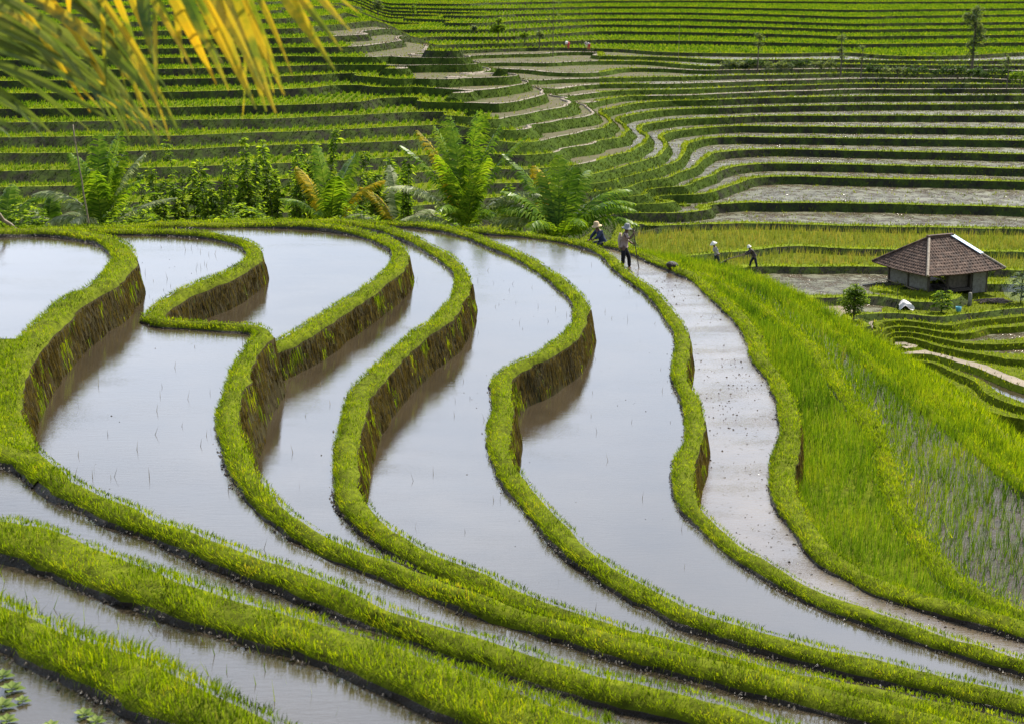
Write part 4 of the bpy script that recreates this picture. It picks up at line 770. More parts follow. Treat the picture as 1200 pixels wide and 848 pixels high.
p0_ = atY(106, 275, 60.5); pole('thin_stake', 'tall thin grey stake leaning beside the far left palm', p0_, atY(85, 146, 60.8), .035, 'bamboo', 'stake')

# ------------------------------------------------------------------ hut
HG = onk(1088, 350, -4); g = float(ZL(-4)); c0 = at(1087, 350, g)
hut = tag(empty('field_hut', (c0.x, c0.y, g), R(25)), 'open-sided farm hut with brown tiled hip roof and grey panels', 'hut')
A_, B_ = 4.2, 3.5            # local x along the front, y along the left side
mb = MB()
for x, y, h in ((0, 0, 1.62), (A_, 0, 1.62), (0, B_, 1.62), (A_, B_, 1.62), (1.45, 0.05, 1.62), (3.1, .05, 1.62), (0, B_ / 2, 1.62)):
    q = MB(); q.tube([(x, y, -.2), (x, y, h)], .075, 8); q.build('post', M['wood'], hut)
def part(nm, c, e, m, rz=0, tilt=None): q = MB(); q.box(c, e, rz, 0, tilt); return q.build(nm, M[m], hut)
part('floor_platform', (1.6, B_ / 2, .34), (3.1, B_ - .1, .08), 'wood'); part('floor_beam', (-.02, B_ / 2, .27), (.1, B_ + .3, .09), 'wood'); part('floor_beam', (1.6, -.02, .27), (3.2, .1, .09), 'wood')
part('wall_panel', (0.02, .9, .98), (.05, 1.55, 1.12), 'panel'); part('wall_panel', (0.02, 2.6, .98), (.05, 1.6, 1.12), 'panel')
part('wall_panel', (2.3, .30, .95), (1.60, .05, 1.2), 'panelbrown'); part('wall_panel', (3.66, -.02, .80), (.96, .05, 1.55), 'panel'); part('wall_panel', (A_ - .01, 1.75, .8), (.05, 3.3, 1.5), 'panel'); part('side_panel', (3.1, .16, .8), (.05, .24, 1.5), 'wood')
part('eave_beam', (A_ / 2, 0, 1.6), (A_ + .3, .1, .11), 'wood'); part('eave_beam', (A_ / 2, B_, 1.6), (A_ + .3, .1, .11), 'wood'); part('eave_beam', (0, B_ / 2, 1.605), (.1, B_ - .12, .1), 'wood'); part('eave_beam', (A_, B_ / 2, 1.605), (.1, B_ - .12, .1), 'wood')
q = MB(); q.tube([(.45, .03, 1.5), (1.35, .03, .62)], .045, 6); q.build('brace', M['wood'], hut)
ov = .72; ez = 1.45; rz_ = 3.12; c_ = [(-ov, -ov), (A_ + ov, -ov), (A_ + ov, B_ + ov), (-ov, B_ + ov)]; rg = [(1.3, B_ / 2), (2.9, B_ / 2)]
def roofside(e0, e1, r0, r1):
    """one slope of pantiles: real ribs and laps"""
    e0, e1, r0, r1 = [Vector(v) for v in (e0, e1, r0, r1)]; L = (e1 - e0).length; ax = (e1 - e0).normalized(); nrm = ax.cross(((r0 + r1) / 2 - (e0 + e1) / 2)).normalized(); nrm = nrm if nrm.z > 0 else -nrm
    nu = int(L / .05); nv = 52; V = []; F = []
    for j in range(nv + 1):
        f = j / nv; a = e0.lerp(r0, f); b = e1.lerp(r1, f); lap = (f * 13) % 1
        for i in range(nu + 1):
            p = a.lerp(b, i / nu); s = (p - e0).dot(ax); h = .028 * abs(math.sin(s * math.pi / .19)) + .03 * (1 - lap) + .008 * math.sin(s * 2.1 + f * 7); V.append(p + nrm * h - Vector((0, 0, .07 * math.sin(math.pi * min(1, max(0, i / nu))) * (1 - f) + .012 * math.sin(i * .9 + j * .31) * math.sin(j * .7))))
    for j in range(nv):
        for i in range(nu): k = j * (nu + 1) + i; F.append((k, k + 1, k + nu + 2, k + nu + 1))
    V2 = [v - nrm * .09 for v in V[:nu + 1]]; n0 = len(V); V += V2
    for i in range(nu): F.append((i, n0 + i, n0 + i + 1, i + 1))
    return mesh_np('roof_tiles', V, F, M['tile'], parent=hut)
E = [(x, y, ez) for x, y in c_]; RG = [(x, y, rz_) for x, y in rg]
roofside(E[0], E[1], RG[0], RG[1]); roofside(E[1], E[2], RG[1], RG[1]); roofside(E[2], E[3], RG[1], RG[0]); roofside(E[3], E[0], RG[0], RG[0])
q = MB(); q.box(((rg[0][0] + rg[1][0]) / 2, rg[0][1], rz_ + .06), (rg[1][0] - rg[0][0] + .25, .22, .16)); q.build('ridge_cap', M['tile'], hut)
def hipcap(a, b, m, r_=.075, f0=0, f1=1, nm='hip_cap'):
    a, b = Vector(a), Vector(b); p, q_ = a.lerp(b, f0), a.lerp(b, f1); q = MB(); q.tube([p + Vector((0, 0, .04)), p.lerp(q_, .5) + Vector((0, 0, .05)), q_ + Vector((0, 0, .04))], r_, 8); q.build(nm, M[m], hut)
hipcap(E[0], RG[0], 'hip'); hipcap(E[3], RG[0], 'tile'); hipcap(E[1], RG[1], 'hip', .07, 0, .42); hipcap(E[2], RG[1], 'tile')
q = MB(); a_ = Vector(E[1]).lerp(Vector(RG[1]), .42); b_ = Vector(RG[1]); d_ = Vector((-.24, .0, .03)); z_ = Vector((0, 0, .10)); q.quad(a_ + z_ + Vector((-.20, -.04, 0)), a_ + z_ + Vector((.16, .1, 0)), b_ + z_ + Vector((.16, .1, .03)), b_ + z_ + Vector((-.20, -.04, .03))); q.quad(a_ + z_ * .6 + Vector((-.20, -.04, 0)), b_ + z_ * .6 + Vector((-.20, -.04, .03)), b_ + z_ * .6 + Vector((.16, .1, .03)), a_ + z_ * .6 + Vector((.16, .1, 0))); q.build('blue_ridge_sheet', M['sheet'], hut)
q = MB()
for i in range(9): q.box((1.0 + i * .09, .5 + .03 * (i % 3), .43 + .05 * (i % 2)), (.07, 1.0, .06), R(8 * (i % 3) - 8))
tag(q.build('stacked_planks', M['wood']), 'planks stacked on the floor inside the hut', 'planks'); bpy.data.objects['stacked_planks'].location = hut.location; bpy.data.objects['stacked_planks'].rotation_euler = hut.rotation_euler
# around the hut
def gp(x, y): p = at(x, y, g); return p
def brushpile(name, label, c, L, n, m, rmax=.03, hgt=.35, rz=0):
    mb = MB(); r = random.Random(len(label))
    for i in range(n):
        a = r.uniform(-.5, .5) + rz; o = Vector((r.uniform(-.4, .4) * L, r.uniform(-.25, .25) * L, r.uniform(.02, hgt))); d = Vector((math.cos(a), math.sin(a), r.uniform(-.12, .2))) * L * r.uniform(.25, .5); mb.tube([c + o - d, c + o + Vector((0, 0, .05)), c + o + d], r.uniform(.4, 1) * rmax, 5)
    return tag(mb.build(name, M[m]), label, 'brush pile')
brushpile('branch_pile', 'dark heap of cut branches against the left side of the hut', gp(1040, 341), 1.9, 46, 'wood', .035, .4)
pole('bamboo_pole', 'long bamboo pole propped from the hut floor toward the branch heap', gp(1073, 347) + Vector((0, 0, .35)), gp(1026, 333) + Vector((0, 0, .5)), .04)
pole('upright_stick', 'thin upright stick in the grass left of the white tarp', gp(1051, 359), gp(1051, 359) + Vector((0, 0, 1.0)), .02, 'wood', 'stick')
tp = gp(1062, 362); mb = MB(); NX = 10
for i in range(NX):
    for j in range(8):
        def f_(i, j): u = i / NX - .5; v = j / 8 - .5; return tp + Vector((u * .85 + .12 * v, v * .8, .42 - .28 * abs(u + .15) - .5 * u * u + .05 * math.sin(9 * u + 7 * v) - .2 * (v < -.3)))
        mb.quad(f_(i, j), f_(i + 1, j), f_(i + 1, j + 1), f_(i, j + 1))
tag(mb.build('white_tarp', M['white'], smooth=True), 'crumpled white tarp draped low on the grass before the hut', 'tarp')
M['ash'] = mat('ash', [(.3, (.05, .035, .03)), (.7, (.22, .17, .15))], 9, .95)
q = MB(); pp = gp(1136, 358); q.tube([pp + Vector((0, 0, -.2)), pp + Vector((.02, 0, .4)), pp + Vector((.0, 0, .72))], [.13, .11, .09], 9); tag(q.build('stone_post', M['panel'], smooth=True), 'short pale post standing in the grass before the hut', 'post')
q = MB(); pp = gp(1123, 366); q.lathe([(0, 0), (.13, 0), (.16, .3), (.145, .3), (.12, .03), (0, .03)], pp, 16); bk = q.build('bucket', plain('blue_plastic', (.10, .32, .40)), smooth=True); tag(bk, 'small blue bucket below the short pale post', 'bucket')
brushpile('rubbish_heap', 'low smouldering rubbish heap right of the short pale post', gp(1164, 355), 1.3, 34, 'ash', .04, .18)
m = bpy.data.materials.new('smoke'); m.use_nodes = True; t_ = m.node_tree; t_.nodes.remove(t_.nodes['Principled BSDF']); pv = t_.nodes.new('ShaderNodeVolumePrincipled'); pv.inputs['Color'].default_value = (.75, .85, 1, 1)
nz = N(t_, "ShaderNodeTexNoise", Scale=1.6, Detail=3); ge = t_.nodes.new("ShaderNodeNewGeometry"); t_.links.new(ge.outputs['Position'], nz.inputs['Vector']); mr = N(t_, "ShaderNodeMapRange"); mr.inputs['From Min'].default_value = .42; mr.inputs['From Max'].default_value = .75; mr.inputs['To Max'].default_value = .28; t_.links.new(nz.outputs['Fac'], mr.inputs['Value']); t_.links.new(mr.outputs[0], pv.inputs['Density']); t_.links.new(pv.outputs[0], t_.nodes['Material Output'].inputs['Volume'])
q = MB(); pp = gp(1176, 353); q.lathe([(.01, 0), (.45, .1), (.8, .4), (.9, .75), (.75, 1.1), (.3, 1.4), (.01, 1.5)], (0, 0, 0), 14, 0, .1); sm = q.build('smoke', m, smooth=True); sm.location = pp + Vector((.3, 0, .1)); sm.rotation_euler = (0, R(35), 0); sm['kind'] = 'stuff'
def papaya(label, base, H, seed, m='leaf', n=22, big=.42):
    r = random.Random(seed); o = tag(empty('broad_leaved_plant', base), label, 'plant'); t = MB(); t.tube([(0, 0, -.2), (0, 0, H)], [.04, .025], 6); l = MB()
    for i in range(n):
        f = (i + 1) / n; a = i * 2.4; s = Vector((0, 0, H * (.15 + .85 * f))); d = Vector((math.cos(a), math.sin(a), .35)); e_ = s + d * .28; t.tube([s, e_], .008, 4)
        for q_ in range(5): a2 = a + (q_ - 2) * .5; leaf(l, e_, (math.cos(a2), math.sin(a2), -.1), big * r.uniform(.7, 1), big * .36)
    t.build('stem', M['leaf_dark'], o); l.build('leaves', M[m], o)
papaya('broad-leaved young plant before the open bay of the hut', tuple(gp(1103, 367)), 1.15, 4); papaya('bluish leafy plant right of the hut at the photo edge', tuple(gp(1196, 356)), 1.7, 6, 'leaf_grey', 26, .4)
b = at(845, 0, 0)
brushpile('dry_frond_heap', 'heap of bleached dry palm leaves between the two large palms', Vector(pz(606, 268, 63)), 1.2, 50, 'palm_pale', .02, .55)
# clod / stump on the bank
q = MB(); pp = at(788, 313, LV['P7'] + .2); rk = random.Random(2)
import mathutils
bm = bmesh.new(); bmesh.ops.create_icosphere(bm, subdivisions=3, radius=.21)
for v in bm.verts: v.co = Vector((v.co.x * 1.0, v.co.y * .7, v.co.z * .62)) * (1 + .22 * mathutils.noise.noise(v.co * 4)); 
me = bpy.data.meshes.new('clod'); bm.to_mesh(me); bm.free(); me.materials.append(M['wetmud']); o = bpy.data.objects.new('mud_clod', me); COL.objects.link(o); o.location = pp + Vector((0, .2, .03)); tag(o, 'dark clod of mud on the bank above the muddy channel', 'mud clod')
# ------------------------------------------------------------------ people
def skinmesh(name, verts, edges, radii, mats, parent=None, sub=2, matfn=None, xf=None):
    me = bpy.data.meshes.new(name + '_cage'); me.from_pydata([tuple(v) for v in verts], edges, []); o = bpy.data.objects.new(name + '_cage', me); COL.objects.link(o)
    md = o.modifiers.new('s', 'SKIN'); md.use_smooth_shade = True; sv = me.skin_vertices[0].data
    for i, r_ in enumerate(radii): sv[i].radius = r_ if hasattr(r_, '__len__') else (r_, r_); sv[i].use_root = (i == 0)
    ms = o.modifiers.new('b', 'SUBSURF'); ms.levels = sub; ms.render_levels = sub
    dg = bpy.context.evaluated_depsgraph_get(); ev = o.evaluated_get(dg); nm = bpy.data.meshes.new_from_object(ev, depsgraph=dg); bpy.data.objects.remove(o)
    nm.materials.clear()
    for x in mats: nm.materials.append(x)
    for p in nm.polygons: p.material_index = matfn(p.center) if matfn else 0; p.use_smooth = True
    n = bpy.data.objects.new(name, nm); COL.objects.link(n)
    if parent: n.parent = parent
    return n
def person(label, base, rz, J, shirt, trousers, hatf, hair=(.02, .015, .012), sleeves=True, group=None, extra=None):
    """J: joints in local metres, the figure facing -x ... listed by name; every limb tapers"""
    root = tag(empty('person', base, rz), label, 'person', group)
    n = ['pelvis', 'waist', 'chest', 'neck', 'head', 'crown', 'shL', 'elL', 'wrL', 'haL', 'shR', 'elR', 'wrR', 'haR', 'hiL', 'knL', 'anL', 'toL', 'hiR', 'knR', 'anR', 'toR']
    E_ = [('pelvis', 'waist'), ('waist', 'chest'), ('chest', 'neck'), ('neck', 'head'), ('head', 'crown'), ('chest', 'shL'), ('shL', 'elL'), ('elL', 'wrL'), ('wrL', 'haL'), ('chest', 'shR'), ('shR', 'elR'), ('elR', 'wrR'), ('wrR', 'haR'),
          ('pelvis', 'hiL'), ('hiL', 'knL'), ('knL', 'anL'), ('anL', 'toL'), ('pelvis', 'hiR'), ('hiR', 'knR'), ('knR', 'anR'), ('anR', 'toR')]
    rad = dict(pelvis=.115, waist=.105, chest=.125, neck=.05, head=.088, crown=.075, sh=.058, el=.040, wr=.027, ha=.034, hi=.085, kn=.054, an=.036, to=.034)
    R_ = [rad.get(k, rad.get(k[:2])) for k in n]; ix = {k: i for i, k in enumerate(n)}
    body = skinmesh('body', [J[k] for k in n], [(ix[a], ix[b]) for a, b in E_], R_, [M['skin']], root)
    v = lambda k: Vector(J[k])
    # fingers: five short chains closing from each palm
    for s in 'LR':
        d = (v('ha' + s) - v('wr' + s)).normalized(); sd_ = d.orthogonal().normalized(); q = MB()
        for f in range(5):
            b0 = v('ha' + s) + sd_ * (-.032 + .016 * f) * (1 if f < 4 else -1.2); dn = d.cross(sd_) * .02; ll = (.062, .07, .066, .052, .045)[f]; q.tube([b0, b0 + d * ll * .6 + dn * .4, b0 + d * ll * .9 + dn * 1.6], [.010, .009, .007], 6)
        q.build('fingers', M['skin'], body, True)
    # face: nose and ears belong to the head
    sh = [J['waist'], (v('waist') + v('chest')) / 2, J['chest'], (v('chest') + v('neck')) / 2, J['shL'], (v('shL') + v('elL')) / 2 if not sleeves else v('shL').lerp(v('elL'), .9), J['shR'], v('shR').lerp(v('elR'), .9 if sleeves else .5)]
    E2 = [(0, 1), (1, 2), (2, 3), (2, 4), (4, 5), (2, 6), (6, 7)]; R2 = [.135, .14, .15, .085, .082, .066, .082, .066]
    if sleeves == 'long': sh += [v('elL').lerp(v('wrL'), .85), v('elR').lerp(v('wrR'), .85)]; E2 += [(5, 8), (7, 9)]; R2 += [.045, .045]
    low = v('waist').lerp(v('pelvis'), .8); sh.append(low); E2.append((0, len(sh) - 1)); R2.append(.145)
    skinmesh('shirt', sh, E2, R2, [shirt], root)
    tr = [J['pelvis'], J['hiL'], J['knL'], v('knL').lerp(v('anL'), .85), J['hiR'], J['knR'], v('knR').lerp(v('anR'), .85), v('pelvis').lerp(v('waist'), .6)]
    skinmesh('trousers', tr, [(0, 1), (1, 2), (2, 3), (0, 4), (4, 5), (5, 6), (0, 7)], [.135, .105, .078, .062, .105, .078, .062, .125], [trousers], root)
    hatf(root, v('crown'), (v('crown') - v('neck')).normalized()); return root
def brim(m, kindh):
    def f(root, c, up):
        q = MB()
        if kindh == 'cone': pr = [(.001, .17), (.08, .11), (.17, .03), (.235, -.03), (.23, -.04), (.15, .01), (.05, .07)]
        elif kindh == 'cap': pr = [(.001, .09), (.06, .085), (.10, .04), (.108, -.03), (.15, -.05), (.15, -.06), (.10, -.045)]
        else: pr = [(.001, .125), (.06, .12), (.098, .09), (.112, .0), (.125, -.02), (.20, -.055), (.205, -.068), (.12, -.045), (.10, -.02)]
        q.lathe(pr, (0, 0, 0), 24, 0, .05 if kindh != 'cone' else 0); o = q.build('hat', m, root, True); o.location = c + up * .01; o.rotation_euler = up.to_track_quat('Z', 'Y').to_euler()
    return f
def plaid():
    m, nt, b = _nodes('plaid_shirt'); t = nt.nodes.new("ShaderNodeTexCoord"); wv = []
    for d in ('X', 'Z'):
        w_ = N(nt, "ShaderNodeTexWave", Scale=7.0); w_.bands_direction = d; nt.links.new(t.outputs['Object'], w_.inputs['Vector']); wv.append(w_)
    ad = N(nt, "ShaderNodeMath", operation='ADD'); nt.links.new(wv[0].outputs['Fac'], ad.inputs[0]); nt.links.new(wv[1].outputs['Fac'], ad.inputs[1])
    nt.links.new(ramp(nt, ad.outputs[0], [(.2, (.10, .045, .04)), (.55, (.22, .13, .11)), (.9, (.34, .26, .22))]), b.inputs['Base Color']); b.inputs['Roughness'].default_value = .9; return m
navy = plain('navy_cloth', (.025, .035, .075)); black = plain('black_cloth', (.010, .010, .013)); straw = plain('straw_hat', (.50, .36, .20)); greyhat = plain('grey_hat', (.24, .24, .23)); whitehat = plain('white_hat', (.70, .66, .58)); greyshirt = plain('grey_cloth', (.34, .31, .29)); darkshirt = plain('dark_print_cloth', (.06, .045, .045)); darkblue = plain('dark_blue_cloth', (.015, .02, .035)); tan = plain('tan_cloth', (.42, .34, .26)); red = plain('red_cloth', (.45, .06, .06)); pale = plain('pale_cloth', (.55, .48, .45))
# standing farmer with the hoe: seen from behind, turned to the right
J = dict(pelvis=(0, 0, .80), waist=(.0, 0, .95), chest=(.03, 0, 1.20), neck=(.06, 0, 1.36), head=(.08, 0, 1.45), crown=(.09, 0, 1.53), shL=(.02, .17, 1.27), elL=(.10, .22, 1.03), wrL=(.26, .16, .92), haL=(.31, .14, .92), shR=(.03, -.17, 1.27), elR=(.20, -.24, 1.14), wrR=(.33, -.20, 1.32), haR=(.35, -.19, 1.37),
         hiL=(0, .09, .76), knL=(.12, .12, .42), anL=(.10, .13, .04), toL=(.2, .13, 0), hiR=(-.01, -.09, .76), knR=(-.02, -.12, .40), anR=(-.06, -.12, .02), toR=(.04, -.13, 0))
J['hiL'] = (.0, .09, .77); J['knL'] = (.17, .12, .44); J['anL'] = (.19, .13, .02)
b = at(731, 313, 0.0); P1 = person('farmer in plaid shirt and wide grey hat standing in muddy water with a long hoe', (b.x, b.y, -.10), R(-8), J, plaid(), black, brim(greyhat, 'wide'))
q = MB(); q.tube([(-.14, .10, 1.30), (-.17, .06, 1.05), (-.15, .05, .72)], [.05, .07, .04], 8); q.build('shoulder_cloth', tan, P1, True)
q = MB(); hx = Vector((.35, -.19, 1.40)); q.tube([hx + Vector((-.03, 0, .12)), hx + Vector((.05, .02, -.5)), hx + Vector((.20, .05, -1.36))], .016, 8); hoe = q.build('hoe', M['wood']); q2 = MB(); q2.box(tuple(hx + Vector((.28, .05, -1.36))), (.20, .16, .02), 0, 0, Matrix.Rotation(R(35), 3, 'Y')); bl = q2.build('blade', plain('dull_steel', (.16, .15, .14)), hoe)
hoe.location = P1.location; hoe.rotation_euler = P1.rotation_euler; tag(hoe, 'long-handled hoe held by the farmer in the plaid shirt', 'hoe')
# crouching farmer in blue behind the bank
J = dict(pelvis=(.14, 0, .42), waist=(.08, 0, .56), chest=(-.05, 0, .80), neck=(-.12, 0, .95), head=(-.15, 0, 1.03), crown=(-.155, 0, 1.11), shL=(-.06, .19, .86), elL=(-.22, .24, .68), wrL=(-.34, .2, .52), haL=(-.38, .19, .50), shR=(-.04, -.19, .86), elR=(-.20, -.27, .68), wrR=(-.36, -.22, .60), haR=(-.40, -.2, .58),
         hiL=(.13, .10, .40), knL=(-.22, .20, .40), anL=(-.05, .2, .05), toL=(-.18, .22, 0), hiR=(.13, -.10, .40), knR=(-.22, -.2, .40), anR=(-.05, -.2, .05), toR=(-.18, -.22, 0))
b = atY(703, 301, 57.5); person('farmer in navy shirt and straw bucket hat crouching behind the grassy rim', (b.x, b.y, b.z + .12), R(20), J, navy, darkblue, brim(straw, 'wide'), sleeves='long')
# two farmers working in the valley
b = onk(838, 312, -2); J = dict(pelvis=(.10, 0, .72), waist=(.05, 0, .86), chest=(-.03, 0, 1.10), neck=(-.09, 0, 1.25), head=(-.13, 0, 1.32), crown=(-.15, 0, 1.40), shL=(-.03, .18, 1.16), elL=(-.1, .24, .92), wrL=(.08, .2, .78), haL=(.13, .19, .76), shR=(-.03, -.18, 1.16), elR=(-.06, -.25, .92), wrR=(.10, -.2, .78), haR=(.15, -.19, .76),
         hiL=(.1, .09, .70), knL=(-.04, .12, .38), anL=(.02, .13, .03), toL=(-.1, .13, 0), hiR=(.1, -.09, .70), knR=(.16, -.12, .38), anR=(.34, -.12, .06), toR=(.24, -.13, 0))
person('farmer in grey shirt and white cone hat pulling the plough in the valley field', (b[0], b[1], b[2] + .1), R(5), J, greyshirt, darkblue, brim(whitehat, 'cone'), sleeves='long')
b2 = onk(880, 313, -2); J = dict(pelvis=(.20, 0, .74), waist=(.13, 0, .88), chest=(-.02, 0, 1.08), neck=(-.10, 0, 1.20), head=(-.15, 0, 1.27), crown=(-.17, 0, 1.35), shL=(-.03, .18, 1.14), elL=(-.20, .22, .96), wrL=(-.42, .15, .86), haL=(-.47, .14, .85), shR=(-.03, -.18, 1.14), elR=(-.20, -.22, .96), wrR=(-.42, -.15, .86), haR=(-.47, -.14, .85),
         hiL=(.2, .09, .72), knL=(.0, .12, .42), anL=(-.06, .13, .03), toL=(-.16, .13, 0), hiR=(.2, -.09, .72), knR=(.28, -.12, .38), anR=(.36, -.12, .04), toR=(.26, -.13, 0))
P4_ = person('farmer in dark shirt and white cap leaning back on the plough handles', (b2[0], b2[1], b2[2] + .02), R(0), J, darkshirt, darkblue, brim(whitehat, 'cap'), sleeves='long')
h0 = Vector(b2) + Vector((-.5, 0, .86)); e1 = Vector(b) + Vector((.55, 0, .45)); q = MB(); q.tube([h0 + Vector((.06, -.14, 0)), h0.lerp(e1, .5) + Vector((0, -.08, .03)), e1], .022, 6); q.tube([h0 + Vector((.06, .14, 0)), h0.lerp(e1, .5) + Vector((0, .08, .03)), e1], .022, 6); q.tube([e1, e1 + Vector((-.2, 0, -.30))], .05, 6); pl = q.build('hand_plough', M['bamboo'])
q = MB(); q.box(tuple(e1 + Vector((-.10, 0, -.22))), (.62, .16, .26), 0, 0, Matrix.Rotation(R(-28), 3, 'Y')); q.build('plough_board', M['wetmud'], pl); tag(pl, 'wooden hand plough between the two farmers in the valley', 'plough')
# two bent figures far up on the green hill
def bent(label, base, rz, sh, tr, hm):
    J = dict(pelvis=(.1, 0, .78), waist=(.02, 0, .86), chest=(-.22, 0, .86), neck=(-.38, 0, .84), head=(-.47, 0, .84), crown=(-.54, 0, .88), shL=(-.24, .17, .84), elL=(-.28, .19, .58), wrL=(-.34, .15, .36), haL=(-.36, .14, .31), shR=(-.24, -.17, .84), elR=(-.28, -.19, .58), wrR=(-.38, -.15, .36), haR=(-.40, -.14, .31),
             hiL=(.1, .09, .74), knL=(.04, .11, .40), anL=(.1, .12, .04), toL=(0, .12, 0), hiR=(.1, -.09, .74), knR=(-.06, -.11, .40), anR=(-.04, -.12, .04), toR=(-.14, -.12, 0))
    return person(label, base, rz, J, sh, tr, brim(hm, 'cone'), sleeves='long')
bent('distant farmer in red bending in the far green rice, left of the pair', onk(666, 57, 17), R(60), red, red, whitehat)
bent('distant farmer in red and white bending in the far rice, right of the pair', onk(690, 58, 17), R(-40), pale, red, whitehat)

# ------------------------------------------------------------------ the coconut frond hanging into the picture from the left
def bez(p, n=9):
    p = [Vector(x) for x in p]; out = []
    for i in range(n):
        t = i / (n - 1); out.append(p[0] * (1 - t) ** 2 + p[1] * 2 * t * (1 - t) + p[2] * t * t)
    return out
def leafstrip(mb, pts, w_, m=0, seed=0):
    """a long folded leaflet: two halves meeting in a shallow V, tapering to the tip"""
    r = random.Random(seed); n = len(pts); vd = Vector((0, 1, 0)); prev = None
    tw = r.uniform(-.5, .5)
    for i, p in enumerate(pts):
        t = (pts[min(i + 1, n - 1)] - pts[max(i - 1, 0)]).normalized(); s = t.cross(vd).normalized(); s = (Matrix.Rotation(tw + .5 * i / n, 3, t) @ s); up = s.cross(t).normalized(); f = i / (n - 1)
        ww = w_ * (.55 + .45 * math.sin(min(1, f * 2.2 + .1) * math.pi / 2)) * (1 - max(0, f - .55) / .45 * .9) / 2
        cur = (p - s * ww, p + up * ww * .45, p + s * ww)
        if prev: mb.quad(prev[0], prev[1], cur[1], cur[0], m); mb.quad(prev[1], prev[2], cur[2], cur[1], m)
        prev = cur
def yellowing(nm, tipmix):
    m, nt, b = _nodes(nm); n = noise(nt, 2.2, 5, .7); g_ = nt.nodes.new("ShaderNodeNewGeometry")
    c = ramp(nt, n, [(.30, (.06, .11, .008)), (.41, (.18, .21, .010)), (.48, (.46, .34, .012)), (.70, (.74, .40, .008)), (.82, (.22, .11, .02))] if tipmix else [(.3, (.04, .075, .008)), (.47, (.11, .15, .012)), (.57, (.15, .17, .025)), (.645, (.55, .37, .015)), (.72, (.13, .14, .02)), (.82, (.09, .05, .03))])
    nt.links.new(c, b.inputs['Base Color']); b.inputs['Roughness'].default_value = .4; tr = N(nt, "ShaderNodeBsdfTranslucent"); nt.links.new(c, tr.inputs[0]); ms = N(nt, "ShaderNodeMixShader"); ms.inputs[0].default_value = .45
    nt.links.new(b.outputs[0], ms.inputs[1]); nt.links.new(tr.outputs[0], ms.inputs[2]); nt.links.new(ms.outputs[0], nt.nodes['Material Output'].inputs[0]); return m
ya, yb = yellowing('browning_frond', False), yellowing('yellow_frond', True)
def hanging(name, label, rach, leaves, m, seed, Ys=(6.4, 7.4)):
    r = random.Random(seed); o = tag(empty(name, tuple(atY(*rach[0], Ys[0]))), label, 'palm frond'); inv = -Vector(o.location)
    mb = MB(); pts = bez([atY(*rach[0], Ys[0]), atY(*rach[1], (Ys[0] + Ys[1]) / 2), atY(*rach[2], Ys[1])], 14); mb.tube([p + inv for p in pts], [.03 * (1 - .6 * i / 13) for i in range(14)], 8); mb.build('midrib', M['bamboo'], o, True)
    lb = MB(); tp = MB()
    for i, (a, b_, c, w_) in enumerate(leaves):
        Y0 = r.uniform(*Ys); q = bez([atY(*a, Y0), atY(*b_, Y0 + .1), atY(*c, Y0 + r.uniform(-.3, .4))], 11)
        # root the leaflet on the midrib
        j = min(range(14), key=lambda k: (pts[k] - q[0]).length); q = [pts[j]] + q
        leafstrip(lb, [p + inv for p in q], (.78 if seed == 5 else 1.0) * w_ / 257, 0, i + seed)
    lb.build('leaflets', m, o); return o
A = [((-60, 10), (60, 60), (118, 128), 15), ((-60, 40), (30, 90), (104, 152), 15), ((-60, 78), (20, 110), (63, 160), 13), ((-60, 120), (0, 135), (22, 158), 11), ((-50, -15), (110, 55), (152, 166), 18), ((-60, 0), (110, 60), (176, 160), 17), ((-40, -20), (120, 40), (186, 172), 18), ((-60, 28), (110, 80), (200, 160), 19),
     ((-20, -30), (130, 30), (210, 158), 17), ((10, -40), (150, 20), (208, 150), 15), ((20, -45), (140, 30), (195, 140), 13), ((60, -45), (140, 20), (165, 130), 13), ((-60, -5), (60, 35), (150, 120), 13), ((-60, 55), (70, 95), (140, 150), 12), ((40, -45), (150, 30), (203, 116), 11), ((-60, 100), (10, 118), (48, 148), 9), ((0, -40), (90, 20), (128, 100), 12), ((-60, 20), (60, 60), (166, 150), 14)]
A += [((a[0] - 20, a[1] - 16), (b_[0] - 14, b_[1] - 10), (c[0] - 22, c[1] - 12), w_ * .6) for a, b_, c, w_ in A[:10]]
A += [((a[0] + 8, a[1] + 14), (b_[0] + 10, b_[1] + 12), (c[0] - 10, c[1] + 6), w_ * .5) for a, b_, c, w_ in A[2:8]]
hanging('palm_frond', 'green and brown palm frond sweeping down into the upper left corner', [(-420, -150), (-180, -70), (80, -60)], A, ya, 5)
B = [((150, -60), (190, 10), (226, 80), 9), ((175, -60), (225, 40), (254, 100), 14), ((190, -60), (240, 40), (268, 106), 12), ((210, -60), (262, 40), (300, 128), 22), ((235, -60), (288, 40), (312, 131), 16), ((250, -60), (290, 50), (323, 133), 17), ((265, -60), (306, 30), (334, 112), 13), ((300, -60), (345, 10), (392, 82), 17), ((330, -60), (372, -5), (412, 38), 11), ((130, -60), (165, 20), (183, 72), 9), ((110, -60), (148, 20), (166, 74), 9), ((70, -60), (80, -20), (82, 34), 16), ((160, -60), (168, 20), (180, 74), 13), ((285, -60), (292, 60), (284, 140), 8), ((180, -60), (182, 90), (186, 172), 7), ((140, -60), (200, 30), (228, 86), 8), ((200, -60), (208, 30), (214, 74), 8)]
B += [((118, -50), (120, 50), (128, 132), 6), ((60, -50), (150, 60), (186, 170), 8), ((80, -50), (170, 60), (207, 152), 8), ((70, -50), (180, 80), (199, 166), 6), ((100, -50), (135, 40), (152, 128), 6), ((20, -50), (120, 70), (152, 160), 7), ((-10, -50), (60, 60), (106, 132), 7)]
